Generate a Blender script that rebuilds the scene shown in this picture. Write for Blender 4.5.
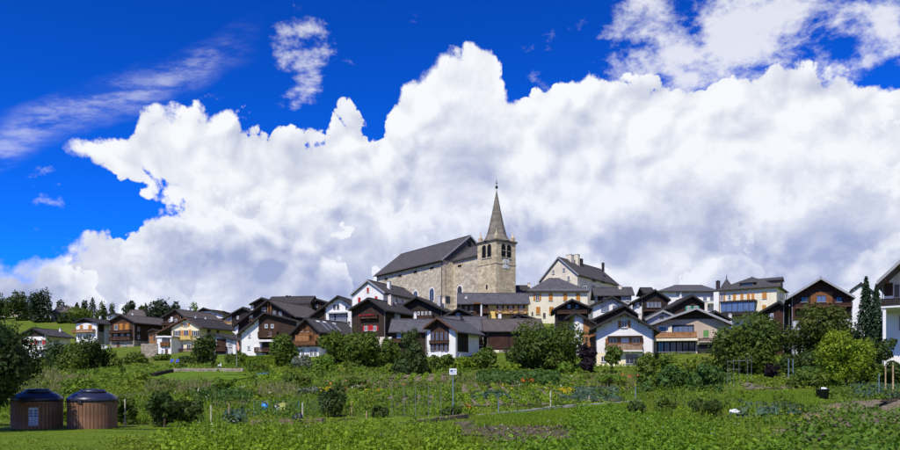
import bpy, math, random
import numpy as np
from mathutils import Vector, Matrix

random.seed(7)
rng = np.random.default_rng(7)
for o in list(bpy.data.objects):
    bpy.data.objects.remove(o)
SC = bpy.context.scene
COL = SC.collection
R = math.radians
F, CX, HY, EYE = 700.0, 450.0, 383.0, 1.6      # focal length, centre column and horizon row in photo pixels; eye height

# ------------------------------------------------------------------ camera, sky, sun, exposure
cam = bpy.data.objects.new('camera', bpy.data.cameras.new('camera'))
COL.objects.link(cam)
cam.location = (0, 0, EYE)
cam.rotation_euler = (R(90), 0, 0)
cam.data.sensor_width = 36
cam.data.lens = 36 * F / 900
cam.data.shift_y = (HY - 225) / 900
cam.data.clip_start = 0.1
cam.data.clip_end = 20000
SC.camera = cam
SC.view_settings.view_transform = 'Standard'
SC.view_settings.look = 'None'
SC.view_settings.exposure = 0.0
SC.view_settings.gamma = 1.0

SUN_AZ, SUN_EL = R(-156), R(49)                 # azimuth from +Y towards +X: behind the camera, a little to the left
SUN_DIR = Vector((math.sin(SUN_AZ) * math.cos(SUN_EL), math.cos(SUN_AZ) * math.cos(SUN_EL), math.sin(SUN_EL)))
sun = bpy.data.objects.new('sun', bpy.data.lights.new('sun', 'SUN'))
COL.objects.link(sun)
sun.data.energy = 4.6
sun.data.angle = R(0.5)
sun.data.color = (1.0, 0.94, 0.83)
sun.rotation_euler = SUN_DIR.to_track_quat('Z', 'Y').to_euler()

world = bpy.data.worlds.new('World')
SC.world = world
world.use_nodes = True


class G:
    """small helper round a node tree"""
    def __init__(s, tree):
        s.t = tree
        s.n = tree.nodes
        s.n.clear()

    def node(s, kind, ins=None, **kw):
        nd = s.n.new(kind)
        for k, v in kw.items():
            setattr(nd, k, v)
        for k, v in (ins or {}).items():
            s.put(nd.inputs[k], v)
        return nd

    def put(s, sock, v):
        if isinstance(v, bpy.types.NodeSocket):
            s.t.links.new(v, sock)
        elif isinstance(v, bpy.types.Node):
            s.t.links.new(v.outputs[0], sock)
        else:
            if sock.type == 'RGBA' and len(v) == 3:
                v = (*v, 1)
            sock.default_value = v

    def m(s, op, a, b=0.0, c=0.0, clamp=False):
        nd = s.node('ShaderNodeMath', {0: a, 1: b, 2: c}, operation=op)
        nd.use_clamp = clamp
        return nd.outputs[0]

    def vm(s, op, a, b=(0, 0, 0)):
        nd = s.node('ShaderNodeVectorMath', {0: a}, operation=op)
        if op == 'SCALE':
            s.put(nd.inputs['Scale'], b)
        else:
            s.put(nd.inputs[1], b)
        return nd.outputs['Value'] if op in ('DOT_PRODUCT', 'LENGTH') else nd.outputs[0]

    def ramp(s, x, a, b, lo=0.0, hi=1.0, smooth=True):
        nd = s.node('ShaderNodeMapRange', {0: x, 1: a, 2: b, 3: lo, 4: hi})
        nd.interpolation_type = 'SMOOTHSTEP' if smooth else 'LINEAR'
        return nd.outputs[0]

    def noise(s, vec, scale, detail=4, rough=0.55, dist=0.0):
        nd = s.node('ShaderNodeTexNoise', {'Vector': vec, 'Scale': scale, 'Detail': detail, 'Roughness': rough, 'Distortion': dist})
        return nd.outputs[0]

    def mix(s, f, a, b, blend='MIX'):
        nd = s.node('ShaderNodeMix', data_type='RGBA', blend_type=blend)
        s.put(nd.inputs[0], f)
        s.put(nd.inputs[6], a)
        s.put(nd.inputs[7], b)
        return nd.outputs[2]

    def curve(s, x, pts):
        nd = s.node('ShaderNodeFloatCurve', {1: x})
        c = nd.mapping.curves[0]
        nd.mapping.use_clip = False
        pts = sorted(pts)
        c.points[0].location = pts[0]
        c.points[1].location = pts[-1]
        for p in pts[1:-1]:
            c.points.new(*p)
        for p in c.points:
            p.handle_type = 'AUTO_CLAMPED'
        nd.mapping.update()
        return nd.outputs[0]


def azel(px, py):
    a = math.atan((px - CX) / F)
    return math.degrees(a), math.degrees(math.atan((HY - py) / F * math.cos(a)))


def build_sky():
    g = G(world.node_tree)
    tc = g.node('ShaderNodeTexCoord').outputs['Generated']
    d = g.vm('NORMALIZE', tc)
    sep = g.node('ShaderNodeSeparateXYZ', {0: d})
    az = g.m('MULTIPLY', g.m('ARCTAN2', sep.outputs[0], sep.outputs[1]), 180 / math.pi)
    el = g.m('MULTIPLY', g.m('ARCSINE', sep.outputs[2]), 180 / math.pi)
    x01 = g.m('ADD', g.m('DIVIDE', az, 72.0), 0.5, clamp=True)

    def line(pts):
        out = []
        for px, py in pts:
            a, e = azel(px, py)
            out.append((min(1, max(0, a / 72 + 0.5)), e / 40))
        return g.m('MULTIPLY', g.curve(x01, out), 40.0)
    top = line([(-60, 162), (38, 158), (50, 151), (65, 147), (95, 146), (125, 137), (140, 118), (160, 114), (200, 118), (250, 126), (300, 136),
                (322, 140), (330, 124), (337, 116), (350, 114), (360, 121), (370, 130), (385, 122), (398, 98), (408, 80), (428, 62), (450, 54), (480, 58),
                (500, 66), (508, 86), (530, 92), (560, 84), (600, 74), (640, 78), (700, 80), (760, 74), (800, 70), (850, 80), (900, 98), (960, 110)])
    bot = line([(-60, 130), (38, 140), (52, 147), (70, 151), (100, 161), (150, 190), (180, 206), (200, 250), (230, 330), (300, 383), (600, 383), (960, 383)])
    low = line([(-60, 268), (0, 264), (50, 247), (100, 236), (150, 220), (185, 205), (230, 180), (300, 170), (500, 170), (960, 170)])
    outside = g.ramp(g.m('ABSOLUTE', az), 34.0, 60.0)
    wob = g.m('MULTIPLY', g.m('SUBTRACT', g.noise(d, 2.2, 2), 0.52), g.m('MULTIPLY', outside, 26.0))
    top = g.m('ADD', top, wob)
    low2 = g.m('ADD', low, wob)

    # billows: rounded cells over three sizes, warped so that no cell shows
    warp = g.vm('ADD', d, g.vm('SCALE', g.vm('SUBTRACT', g.node('ShaderNodeTexNoise', {'Vector': d, 'Scale': 8.0, 'Detail': 2.0}).outputs['Color'], (0.5, 0.5, 0.5)), 0.06))

    def cells(vec, sc, w_):
        v = g.node('ShaderNodeTexVoronoi', {'Vector': vec, 'Scale': sc}, feature='F1')
        return g.m('MULTIPLY', g.m('SUBTRACT', 0.5, v.outputs['Distance']), w_)
    big = cells(warp, 14.0, 1.0)
    mid = cells(warp, 32.0, 0.55)
    small = cells(warp, 85.0, 0.24)
    b0 = g.m('ADD', g.m('ADD', big, mid), small)
    fine = g.m('SUBTRACT', g.noise(d, 45.0, 7, 0.68), 0.5)
    disp = g.m('ADD', g.m('MULTIPLY', b0, 2.6), g.m('MULTIPLY', fine, 2.6))
    da = g.m('MINIMUM', g.m('SUBTRACT', top, el), g.m('SUBTRACT', el, bot))
    db = g.m('SUBTRACT', low2, el)
    dd = g.m('ADD', g.m('MAXIMUM', da, db), disp)
    soft = g.noise(d, 7.0, 2)
    mask = g.ramp(dd, -0.15, g.m('ADD', g.ramp(soft, 0.42, 0.66, 0.10, 0.9), g.ramp(az, -25.0, -31.0, 0.0, 1.3)), 0.0, 1.0)

    # relief: the field here against the field a little way towards the sun
    up = Vector((-0.45, -0.1, 0.88)).normalized()
    sm0 = g.noise(warp, 6.5, 8, 0.66)
    sm1 = g.noise(g.vm('ADD', warp, tuple(up * 0.03)), 6.5, 8, 0.66)
    rel = g.m('SUBTRACT', sm0, sm1)
    depth = g.ramp(g.m('SUBTRACT', top, el), 0.5, 16.0)
    offv = g.vm('ADD', warp, tuple(up * 0.016))
    puff = g.m('SUBTRACT', g.m('ADD', big, mid), g.m('ADD', cells(offv, 14.0, 1.0), cells(offv, 32.0, 0.55)))
    crisp = g.ramp(g.noise(g.vm('ADD', d, (1.3, 7.7, 0.2)), 5.0, 2), 0.38, 0.62, 0.12, 1.0)
    shade = g.m('ADD', g.m('MULTIPLY', rel, 1.7), g.m('MULTIPLY', g.m('MULTIPLY', puff, crisp), 1.0))
    # grey bases: large soft patches, more of them low in the cloud
    patch = g.noise(g.vm('MULTIPLY', g.vm('ADD', d, (3.4, 0.4, 1.2)), (1.0, 1.0, 1.5)), 6.0, 5, 0.5)
    base = g.m('MULTIPLY', g.ramp(patch, 0.44, 0.66), g.ramp(depth, 0.0, 0.75, 0.0, 1.0))
    lit = g.m('SUBTRACT', g.m('ADD', 0.86, shade), g.m('MULTIPLY', base, 0.85))
    lit = g.m('ADD', lit, 0.0, clamp=True)
    ccol = g.mix(lit, (0.36, 0.41, 0.61), (1.0, 1.0, 1.0))
    # heaps in front of one another: each has its own bumpy crest, white at the crest and greyer below it
    hz = g.node('ShaderNodeCombineXYZ', {0: g.m('MULTIPLY', az, 0.0174), 1: 0.0, 2: 0.0}).outputs[0]
    for k, (e0_, amp, sc_, wd) in enumerate(((15.5, 13.0, 5.0, 5.0), (10.0, 12.0, 6.0, 4.5), (5.5, 9.0, 7.5, 4.0))):
        tn = g.noise(g.vm('ADD', hz, (k * 7.31 + 2.0, k * 3.7, 0.5)), sc_, 4, 0.55)
        ti = g.m('ADD', e0_, g.m('MULTIPLY', g.m('SUBTRACT', tn, 0.5), amp * 2))
        di = g.m('ADD', g.m('ADD', g.m('SUBTRACT', ti, el), g.m('MULTIPLY', disp, 1.35 + 0.3 * k)), g.m('MULTIPLY', fine, 1.5))
        blur = g.ramp(g.noise(g.vm('ADD', d, (5.0 * k, 2.0, 1.0)), 6.0, 2), 0.42, 0.6, 0.35, 2.8)
        mi = g.ramp(di, 0.0, blur)
        fade = g.ramp(g.noise(g.vm('ADD', d, (1.0, 4.0 * k, 3.0)), 4.0, 2), 0.36, 0.54, 0.15, 1.0)
        sh = g.m('SUBTRACT', g.m('ADD', g.ramp(di, 0.2, wd, 1.08, 0.48), g.m('MULTIPLY', shade, 1.0)), g.m('MULTIPLY', base, 0.42), clamp=True)
        ci = g.mix(sh, (0.31, 0.37, 0.60), (1.0, 1.0, 1.0))
        ccol = g.mix(g.m('MULTIPLY', mi, fade), ccol, ci)
    ccol = g.mix(g.m('MULTIPLY', depth, 0.27), ccol, (0.66, 0.715, 0.95))

    # thin high cloud
    def near(px, py, k):
        a, e = azel(px, py)
        a, e = R(a), R(e)
        v = (math.sin(a) * math.cos(e), math.cos(a) * math.cos(e), math.sin(e))
        c = g.m('SUBTRACT', 1.0, g.vm('DOT_PRODUCT', d, v))
        return g.m('EXPONENT', g.m('MULTIPLY', c, -1.0 / (1 - math.cos(R(k)))))
    w = g.m('ADD', near(770, 38, 6.0), near(675, 28, 5.0))
    w = g.m('ADD', w, near(850, 20, 4.0))
    w = g.m('ADD', w, g.m('MULTIPLY', g.m('ADD', near(283, 32, 2.0), near(318, 45, 2.0)), 0.62))
    w = g.m('ADD', w, g.m('MULTIPLY', near(545, 85, 3.0), 0.6))
    w = g.m('ADD', w, g.m('MULTIPLY', near(308, 84, 1.6), 0.6))
    w = g.m('ADD', w, g.m('MULTIPLY', outside, 0.35))
    st = g.node('ShaderNodeMapping', {'Vector': d, 'Rotation': (0, R(18), 0), 'Scale': (0.8, 1.0, 1.3)}).outputs[0]
    wn = g.noise(st, 17.0, 9, 0.64, 0.12)
    wisp = g.ramp(g.m('ADD', wn, g.m('MULTIPLY', g.m('MINIMUM', w, 1.0), 0.27)), 0.63, 0.86, 0.0, 0.85)
    # one long veil from lower left towards the upper middle
    a0, e0 = azel(-10, 145)
    a1, e1 = azel(245, 45)
    t = g.m('DIVIDE', g.m('SUBTRACT', az, a0), a1 - a0)
    dist = g.m('SUBTRACT', el, g.m('ADD', e0, g.m('MULTIPLY', t, e1 - e0)))
    veil = g.m('MULTIPLY', g.ramp(g.m('ABSOLUTE', g.m('ADD', dist, g.m('MULTIPLY', g.m('SUBTRACT', g.noise(d, 9, 3), 0.5), 3.0))), 2.0, 0.0), g.m('MULTIPLY', g.ramp(t, 1.1, 0.75), g.ramp(t, -1.5, -0.3)))
    veil = g.m('MULTIPLY', veil, g.ramp(g.noise(g.vm('MULTIPLY', st, (1.0, 1.0, 2.6)), 16.0, 9, 0.68), 0.38, 0.68, 0.02, 0.42))
    thin = g.m('MAXIMUM', wisp, veil)

    sky = g.node('ShaderNodeTexSky', sky_type='NISHITA', sun_disc=False, sun_elevation=SUN_EL, sun_rotation=SUN_AZ,
                 altitude=1400.0, air_density=1.0, dust_density=0.2, ozone_density=3.0)
    blue = g.mix(1.0, sky.outputs[0], (0.12, 0.78, 1.60), 'MULTIPLY')     # deep polarised blue
    blue = g.node('ShaderNodeGamma', {'Color': blue, 'Gamma': 1.42}).outputs[0]
    bg_sky = g.node('ShaderNodeBackground', {'Color': blue, 'Strength': 0.052})
    bg_thin = g.node('ShaderNodeBackground', {'Color': (0.93, 0.95, 1.0), 'Strength': 0.95})
    bg_cl = g.node('ShaderNodeBackground', {'Color': g.mix(1.0, ccol, (0.965, 0.985, 1.02), 'MULTIPLY'), 'Strength': 0.97})
    m1 = g.node('ShaderNodeMixShader', {0: thin, 1: bg_sky, 2: bg_thin})
    m2 = g.node('ShaderNodeMixShader', {0: mask, 1: m1, 2: bg_cl})
    g.node('ShaderNodeOutputWorld', {0: m2})
    world.cycles.sampling_method = 'MANUAL'
    world.cycles.sample_map_resolution = 512


build_sky()

# ------------------------------------------------------------------ materials
MATS = {}


def mat(name, col, rough=0.85, var=0.25, vscale=1.5, tex=None, spec=0.25, tscale=1.0, bump=0.4, metal=0.0, col2=None):
    m = bpy.data.materials.new(name)
    m.use_nodes = True
    g = G(m.node_tree)
    oc = g.node('ShaderNodeTexCoord').outputs['Object']
    oi = g.node('ShaderNodeObjectInfo')
    vec = g.vm('ADD', oc, g.vm('SCALE', oi.outputs['Location'], 0.37))
    n = g.noise(vec, vscale, 6, 0.62)
    c2 = col2 or tuple(min(1, c * (1 + var)) for c in col)
    c1 = tuple(c * (1 - var) for c in col)
    base = g.mix(g.ramp(n, 0.3, 0.7), c1, c2)
    height = g.noise(vec, vscale * 14, 3)
    sep = g.node('ShaderNodeSeparateXYZ', {0: oc})
    horiz = g.m('ADD', sep.outputs[0], sep.outputs[1])
    flat = g.node('ShaderNodeCombineXYZ', {0: horiz, 1: sep.outputs[2], 2: 0.0}).outputs[0]
    if tex == 'plank':                      # horizontal boards
        w = g.node('ShaderNodeTexWave', {'Vector': oc, 'Scale': 1.0 * tscale, 'Distortion': 0.4, 'Detail': 1.0}, wave_type='BANDS', bands_direction='Z')
        height = g.m('ADD', g.m('MULTIPLY', w.outputs[1], 0.8), g.m('MULTIPLY', height, 0.3))
        base = g.mix(g.ramp(w.outputs[1], 0.0, 0.25, 0.45, 0.0), base, tuple(c * 0.3 for c in col))
        gr = g.noise(g.vm('MULTIPLY', vec, (1, 1, 9)), 2.0, 3)
        base = g.mix(g.ramp(gr, 0.35, 0.75, 0, 0.5), base, tuple(min(1, c * 1.9) for c in col))
    elif tex == 'board':                    # upright boards
        w = g.node('ShaderNodeTexWave', {'Vector': g.node('ShaderNodeCombineXYZ', {0: horiz}).outputs[0], 'Scale': 1.3 * tscale, 'Distortion': 0.3}, wave_type='BANDS', bands_direction='X')
        height = g.m('ADD', g.m('MULTIPLY', w.outputs[1], 0.8), g.m('MULTIPLY', height, 0.3))
        base = g.mix(g.ramp(w.outputs[1], 0.0, 0.25, 0.5, 0.0), base, tuple(c * 0.3 for c in col))
    elif tex in ('slate', 'stone'):
        sx, sz = (0.5, 0.42) if tex == 'slate' else (0.7, 0.34)
        b = g.node('ShaderNodeTexBrick', {'Vector': g.vm('ADD', flat, g.vm('SCALE', g.vm('SUBTRACT', g.node('ShaderNodeTexNoise', {'Vector': oc, 'Scale': 2.0}).outputs['Color'], (0.5, 0.5, 0.5)), 0.25 if tex == 'stone' else 0.03)),
                                          'Color1': (0.2, 0.2, 0.2), 'Color2': (1, 1, 1), 'Mortar': (0.5, 0.5, 0.5), 'Scale': 1.0 / tscale,
                                          'Mortar Size': 0.018, 'Brick Width': sx, 'Row Height': sz, 'Bias': 0.0})
        tone = g.mix(g.m('MULTIPLY', b.outputs[0], 1.0), tuple(c * (0.62 if tex == 'stone' else 0.6) for c in col), tuple(min(1, c * 1.45) for c in col))
        base = g.mix(0.55 if tex == 'slate' else 0.8, base, tone)
        if tex == 'stone':
            blot = g.node('ShaderNodeSeparateXYZ', {0: g.node('ShaderNodeTexVoronoi', {'Vector': vec, 'Scale': 1.5}).outputs['Color']}).outputs[0]
            base = g.mix(g.ramp(blot, 0.1, 1.0, 0.0, 0.5), base, tuple(c * f_ for c, f_ in zip(col, (0.55, 0.5, 0.42))))
        height = g.m('ADD', g.m('MULTIPLY', g.m('SUBTRACT', 1.0, b.outputs['Fac']), 0.7), g.m('MULTIPLY', height, 0.5))
        if tex == 'slate':                  # lichen and rain streaks
            stv = g.noise(g.vm('MULTIPLY', vec, (1.4, 1.4, 0.25)), 1.3, 5, 0.6)
            base = g.mix(g.ramp(stv, 0.5, 0.8, 0, 0.45), base, tuple(min(1, c * 2.1 + 0.02) for c in col))
    elif tex == 'plaster':
        stv = g.noise(g.vm('MULTIPLY', vec, (2.0, 2.0, 0.22)), 1.1, 5, 0.6)
        base = g.mix(g.ramp(stv, 0.48, 0.8, 0, 0.5), base, tuple(c * f_ for c, f_ in zip(col, (0.62, 0.58, 0.52))))
    bp = g.node('ShaderNodeBump', {'Strength': bump, 'Distance': 0.05, 'Height': height})
    p = g.node('ShaderNodeBsdfPrincipled', {'Base Color': base, 'Roughness': rough, 'Normal': bp.outputs[0], 'Metallic': metal})
    p.inputs['Specular IOR Level'].default_value = spec
    g.node('ShaderNodeOutputMaterial', {0: p})
    MATS[name] = m
    return m


mat('slate_dark', (0.046, 0.042, 0.041), 0.9, tex='slate', spec=0.2)
mat('slate_grey', (0.068, 0.064, 0.064), 0.9, tex='slate', spec=0.12)
mat('slate_blue', (0.088, 0.085, 0.092), 0.9, tex='slate', spec=0.12)
mat('slate_brown', (0.095, 0.080, 0.070), 0.75, tex='slate', spec=0.2)
mat('slate_church', (0.080, 0.073, 0.072), 0.85, tex='slate', spec=0.12)
mat('plaster_white', (0.77, 0.75, 0.70), 0.9, 0.06, 0.5, tex='plaster', bump=0.15)
mat('plaster_cream', (0.80, 0.70, 0.45), 0.9, 0.07, 0.5, tex='plaster', bump=0.15)
mat('plaster_pale', (0.76, 0.70, 0.52), 0.9, 0.07, 0.5, tex='plaster', bump=0.15)
mat('plaster_yellow', (0.74, 0.55, 0.17), 0.9, 0.08, 0.5, tex='plaster', bump=0.15)
mat('plaster_tan', (0.48, 0.38, 0.28), 0.9, 0.1, 0.5, tex='plaster', bump=0.2)
mat('plaster_grey', (0.42, 0.42, 0.43), 0.9, 0.1, 0.5, tex='plaster', bump=0.2)
mat('plaster_old', (0.70, 0.62, 0.48), 0.9, 0.12, 0.5, tex='plaster', bump=0.3)
mat('stone_church', (0.53, 0.46, 0.335), 0.9, 0.24, 0.45, tex='stone', bump=0.9, tscale=1.5)
mat('stone_tower', (0.56, 0.47, 0.30), 0.9, 0.30, 0.5, tex='stone', bump=1.0, tscale=1.6)
mat('stone_spire', (0.20, 0.175, 0.14), 0.9, 0.3, 0.6, tex='stone', bump=0.8, tscale=0.9)
mat('stone_wall', (0.36, 0.31, 0.24), 0.9, 0.25, 0.8, tex='stone', bump=1.0, tscale=1.2)
mat('timber_black', (0.022, 0.015, 0.011), 0.8, 0.4, tex='plank', tscale=1.5)
mat('timber_dark', (0.036, 0.021, 0.013), 0.8, 0.4, tex='plank', tscale=1.5)
mat('timber_brown', (0.055, 0.028, 0.016), 0.8, 0.35, tex='plank', tscale=1.5)
mat('timber_red', (0.055, 0.023, 0.015), 0.8, 0.35, tex='board')
mat('timber_orange', (0.20, 0.085, 0.028), 0.75, 0.3, tex='board')
mat('timber_honey', (0.34, 0.16, 0.06), 0.75, 0.3, tex='board')
mat('timber_grey', (0.13, 0.11, 0.09), 0.85, 0.3, tex='board')
mat('trim_white', (0.74, 0.73, 0.71), 0.7, 0.05, bump=0.05)
mat('trim_grey', (0.30, 0.30, 0.30), 0.7, 0.1, bump=0.05)
mat('trim_brown', (0.10, 0.05, 0.028), 0.7, 0.2, bump=0.1)
mat('trim_dark', (0.03, 0.026, 0.024), 0.7, 0.2, bump=0.1)
mat('shutter_red', (0.42, 0.02, 0.025), 0.6, 0.1, bump=0.1)
mat('shutter_orange', (0.46, 0.20, 0.035), 0.6, 0.12, bump=0.1)
mat('shutter_green', (0.10, 0.26, 0.06), 0.6, 0.12, bump=0.1)
mat('shutter_teal', (0.02, 0.28, 0.17), 0.6, 0.12, bump=0.1)
mat('flower_red', (0.33, 0.015, 0.018), 0.8, 0.4, 20.0)
mat('shade_black', (0.012, 0.012, 0.014), 0.9, 0.2, bump=0.0, spec=0.05)  # matte black standing in for the shade inside openings and recesses
mat('glass', (0.035, 0.042, 0.055), 0.08, 0.1, bump=0.0, spec=0.6)
mat('glass_blue', (0.10, 0.13, 0.20), 0.06, 0.1, bump=0.0, spec=0.8)
mat('metal_grey', (0.32, 0.34, 0.37), 0.45, 0.1, bump=0.05, metal=0.6)
mat('concrete', (0.42, 0.40, 0.37), 0.9, 0.15, 1.0, bump=0.3)


# ------------------------------------------------------------------ mesh helpers
class MB:
    def __init__(s):
        s.v, s.f = [], []

    def add(s, vs, fs):
        n = len(s.v)
        s.v += [tuple(v) for v in vs]
        s.f += [tuple(i + n for i in f) for f in fs]
        return s

    def box(s, x0, x1, y0, y1, z0, z1):
        return s.add([(x, y, z) for z in (z0, z1) for x, y in ((x0, y0), (x1, y0), (x1, y1), (x0, y1))],
                     [(3, 2, 1, 0), (4, 5, 6, 7), (0, 1, 5, 4), (1, 2, 6, 5), (2, 3, 7, 6), (3, 0, 4, 7)])

    def prism(s, poly, y0, y1, axis='y'):
        """poly: (a, z) outline counter-clockwise seen from -axis, swept along the axis"""
        n = len(poly)
        if axis == 'y':
            vs = [(a, y0, z) for a, z in poly] + [(a, y1, z) for a, z in poly]
        elif axis == 'x':
            vs = [(y0, a, z) for a, z in poly] + [(y1, a, z) for a, z in poly]
        else:
            vs = [(a, z, y0) for a, z in poly] + [(a, z, y1) for a, z in poly]
        fs = [tuple(range(n)), tuple(range(2 * n - 1, n - 1, -1))]
        fs += [(i, i + n, (i + 1) % n + n, (i + 1) % n) for i in range(n)]
        return s.add(vs, fs)

    def tube(s, p, q, r0, r1=None, n=8, cap=True):
        p, q = Vector(p), Vector(q)
        r1 = r0 if r1 is None else r1
        ax = (q - p).normalized()
        t = ax.orthogonal().normalized()
        b = ax.cross(t)
        vs = [p + (t * math.cos(2 * math.pi * i / n) + b * math.sin(2 * math.pi * i / n)) * r0 for i in range(n)]
        vs += [q + (t * math.cos(2 * math.pi * i / n) + b * math.sin(2 * math.pi * i / n)) * r1 for i in range(n)]
        fs = [(i, (i + 1) % n, (i + 1) % n + n, i + n) for i in range(n)]
        if cap:
            fs += [tuple(range(n - 1, -1, -1)), tuple(range(n, 2 * n))]
        return s.add(vs, fs)

    def lathe(s, prof, n=24, c=(0, 0, 0)):
        vs, fs = [], []
        for r, z in prof:
            for i in range(n):
                a = 2 * math.pi * i / n
                vs.append((c[0] + r * math.cos(a), c[1] + r * math.sin(a), c[2] + z))
        for k in range(len(prof) - 1):
            for i in range(n):
                fs.append((k * n + i, k * n + (i + 1) % n, (k + 1) * n + (i + 1) % n, (k + 1) * n + i))
        fs.append(tuple(range(n - 1, -1, -1)))
        fs.append(tuple(range((len(prof) - 1) * n, len(prof) * n)))
        return s.add(vs, fs)

    def mesh(s, name, material):
        me = bpy.data.meshes.new(name)
        me.from_pydata(s.v, [], s.f)
        bmx = None
        import bmesh
        bmx = bmesh.new()
        bmx.from_mesh(me)
        bmesh.ops.recalc_face_normals(bmx, faces=bmx.faces)
        bmx.to_mesh(me)
        bmx.free()
        me.materials.append(MATS[material] if isinstance(material, str) else material)
        return me

    def build(s, name, material, parent=None, smooth=False):
        me = s.mesh(name, material)
        if smooth:
            me.polygons.foreach_set('use_smooth', [True] * len(me.polygons))
        return link(name, me, parent)


def link(name, me, parent=None):
    o = bpy.data.objects.new(name, me)
    COL.objects.link(o)
    if parent is not None:
        o.parent = parent
    return o


LABELS = {}


def tag(o, label, cat, group=None, kind=None):
    o['label'] = label
    o['category'] = cat
    if group:
        o['group'] = group
    if kind:
        o['kind'] = kind
    return o


def empty(name, loc, rz=0.0):
    o = bpy.data.objects.new(name, None)
    COL.objects.link(o)
    o.location = loc
    o.rotation_euler = (0, 0, rz)
    o.empty_display_size = 0.5
    return o


def at(px, py, d):
    return Vector(((px - CX) / F * d, d, EYE + (HY - py) / F * d))


# ------------------------------------------------------------------ terrain
CTRL = []            # (x, y, z) points the ground passes through
PROF = np.array([(-300, -6), (-40, 0), (0, 0), (30, 0), (45, .4), (60, .9), (80, 1.7), (100, 2.8), (120, 4.2), (140, 5.6), (160, 7.5), (185, 10),
                 (215, 14), (240, 19), (260, 23), (300, 25), (340, 22), (600, -20), (2000, -120), (9000, -500)], float)


def base_z(x, y):
    return np.interp(y, PROF[:, 0], PROF[:, 1])


def ground(x, y):
    """ground height at x, y (arrays or numbers)"""
    x = np.asarray(x, float)
    y = np.asarray(y, float)
    z = base_z(x, y)
    if CTRL:
        c = np.array(CTRL)
        res = c[:, 2] - base_z(c[:, 0], c[:, 1])
        num = np.zeros(x.shape)
        den = np.full(x.shape, 0.06)
        for (cx, cy, _), r_ in zip(c, res):
            s_ = 3.0 + 0.045 * cy
            w = np.exp(-((x - cx) ** 2 + (y - cy) ** 2) / (2 * s_ * s_))
            num = num + w * r_
            den = den + w
        z = z + num / den
    und = 0.05 * np.sin(x * 0.31 + 1.3) * np.sin(y * 0.27) + 0.12 * np.sin(x * 0.07) * np.sin(y * 0.09 + 2) * np.clip((y - 25) / 60, 0, 1)
    return z + und


def gz(x, y):
    return float(ground(x, y))


def hit(px, py, d0=8.0, d1=320.0):
    """where the pixel's ray meets the ground"""
    ds = np.linspace(d0, d1, 1200)
    xs = (px - CX) / F * ds
    zs = EYE + (HY - py) / F * ds
    below = np.nonzero(zs <= ground(xs, ds))[0]
    i = below[0] if len(below) else len(ds) - 1
    return Vector((xs[i], ds[i], gz(xs[i], ds[i])))


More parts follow.
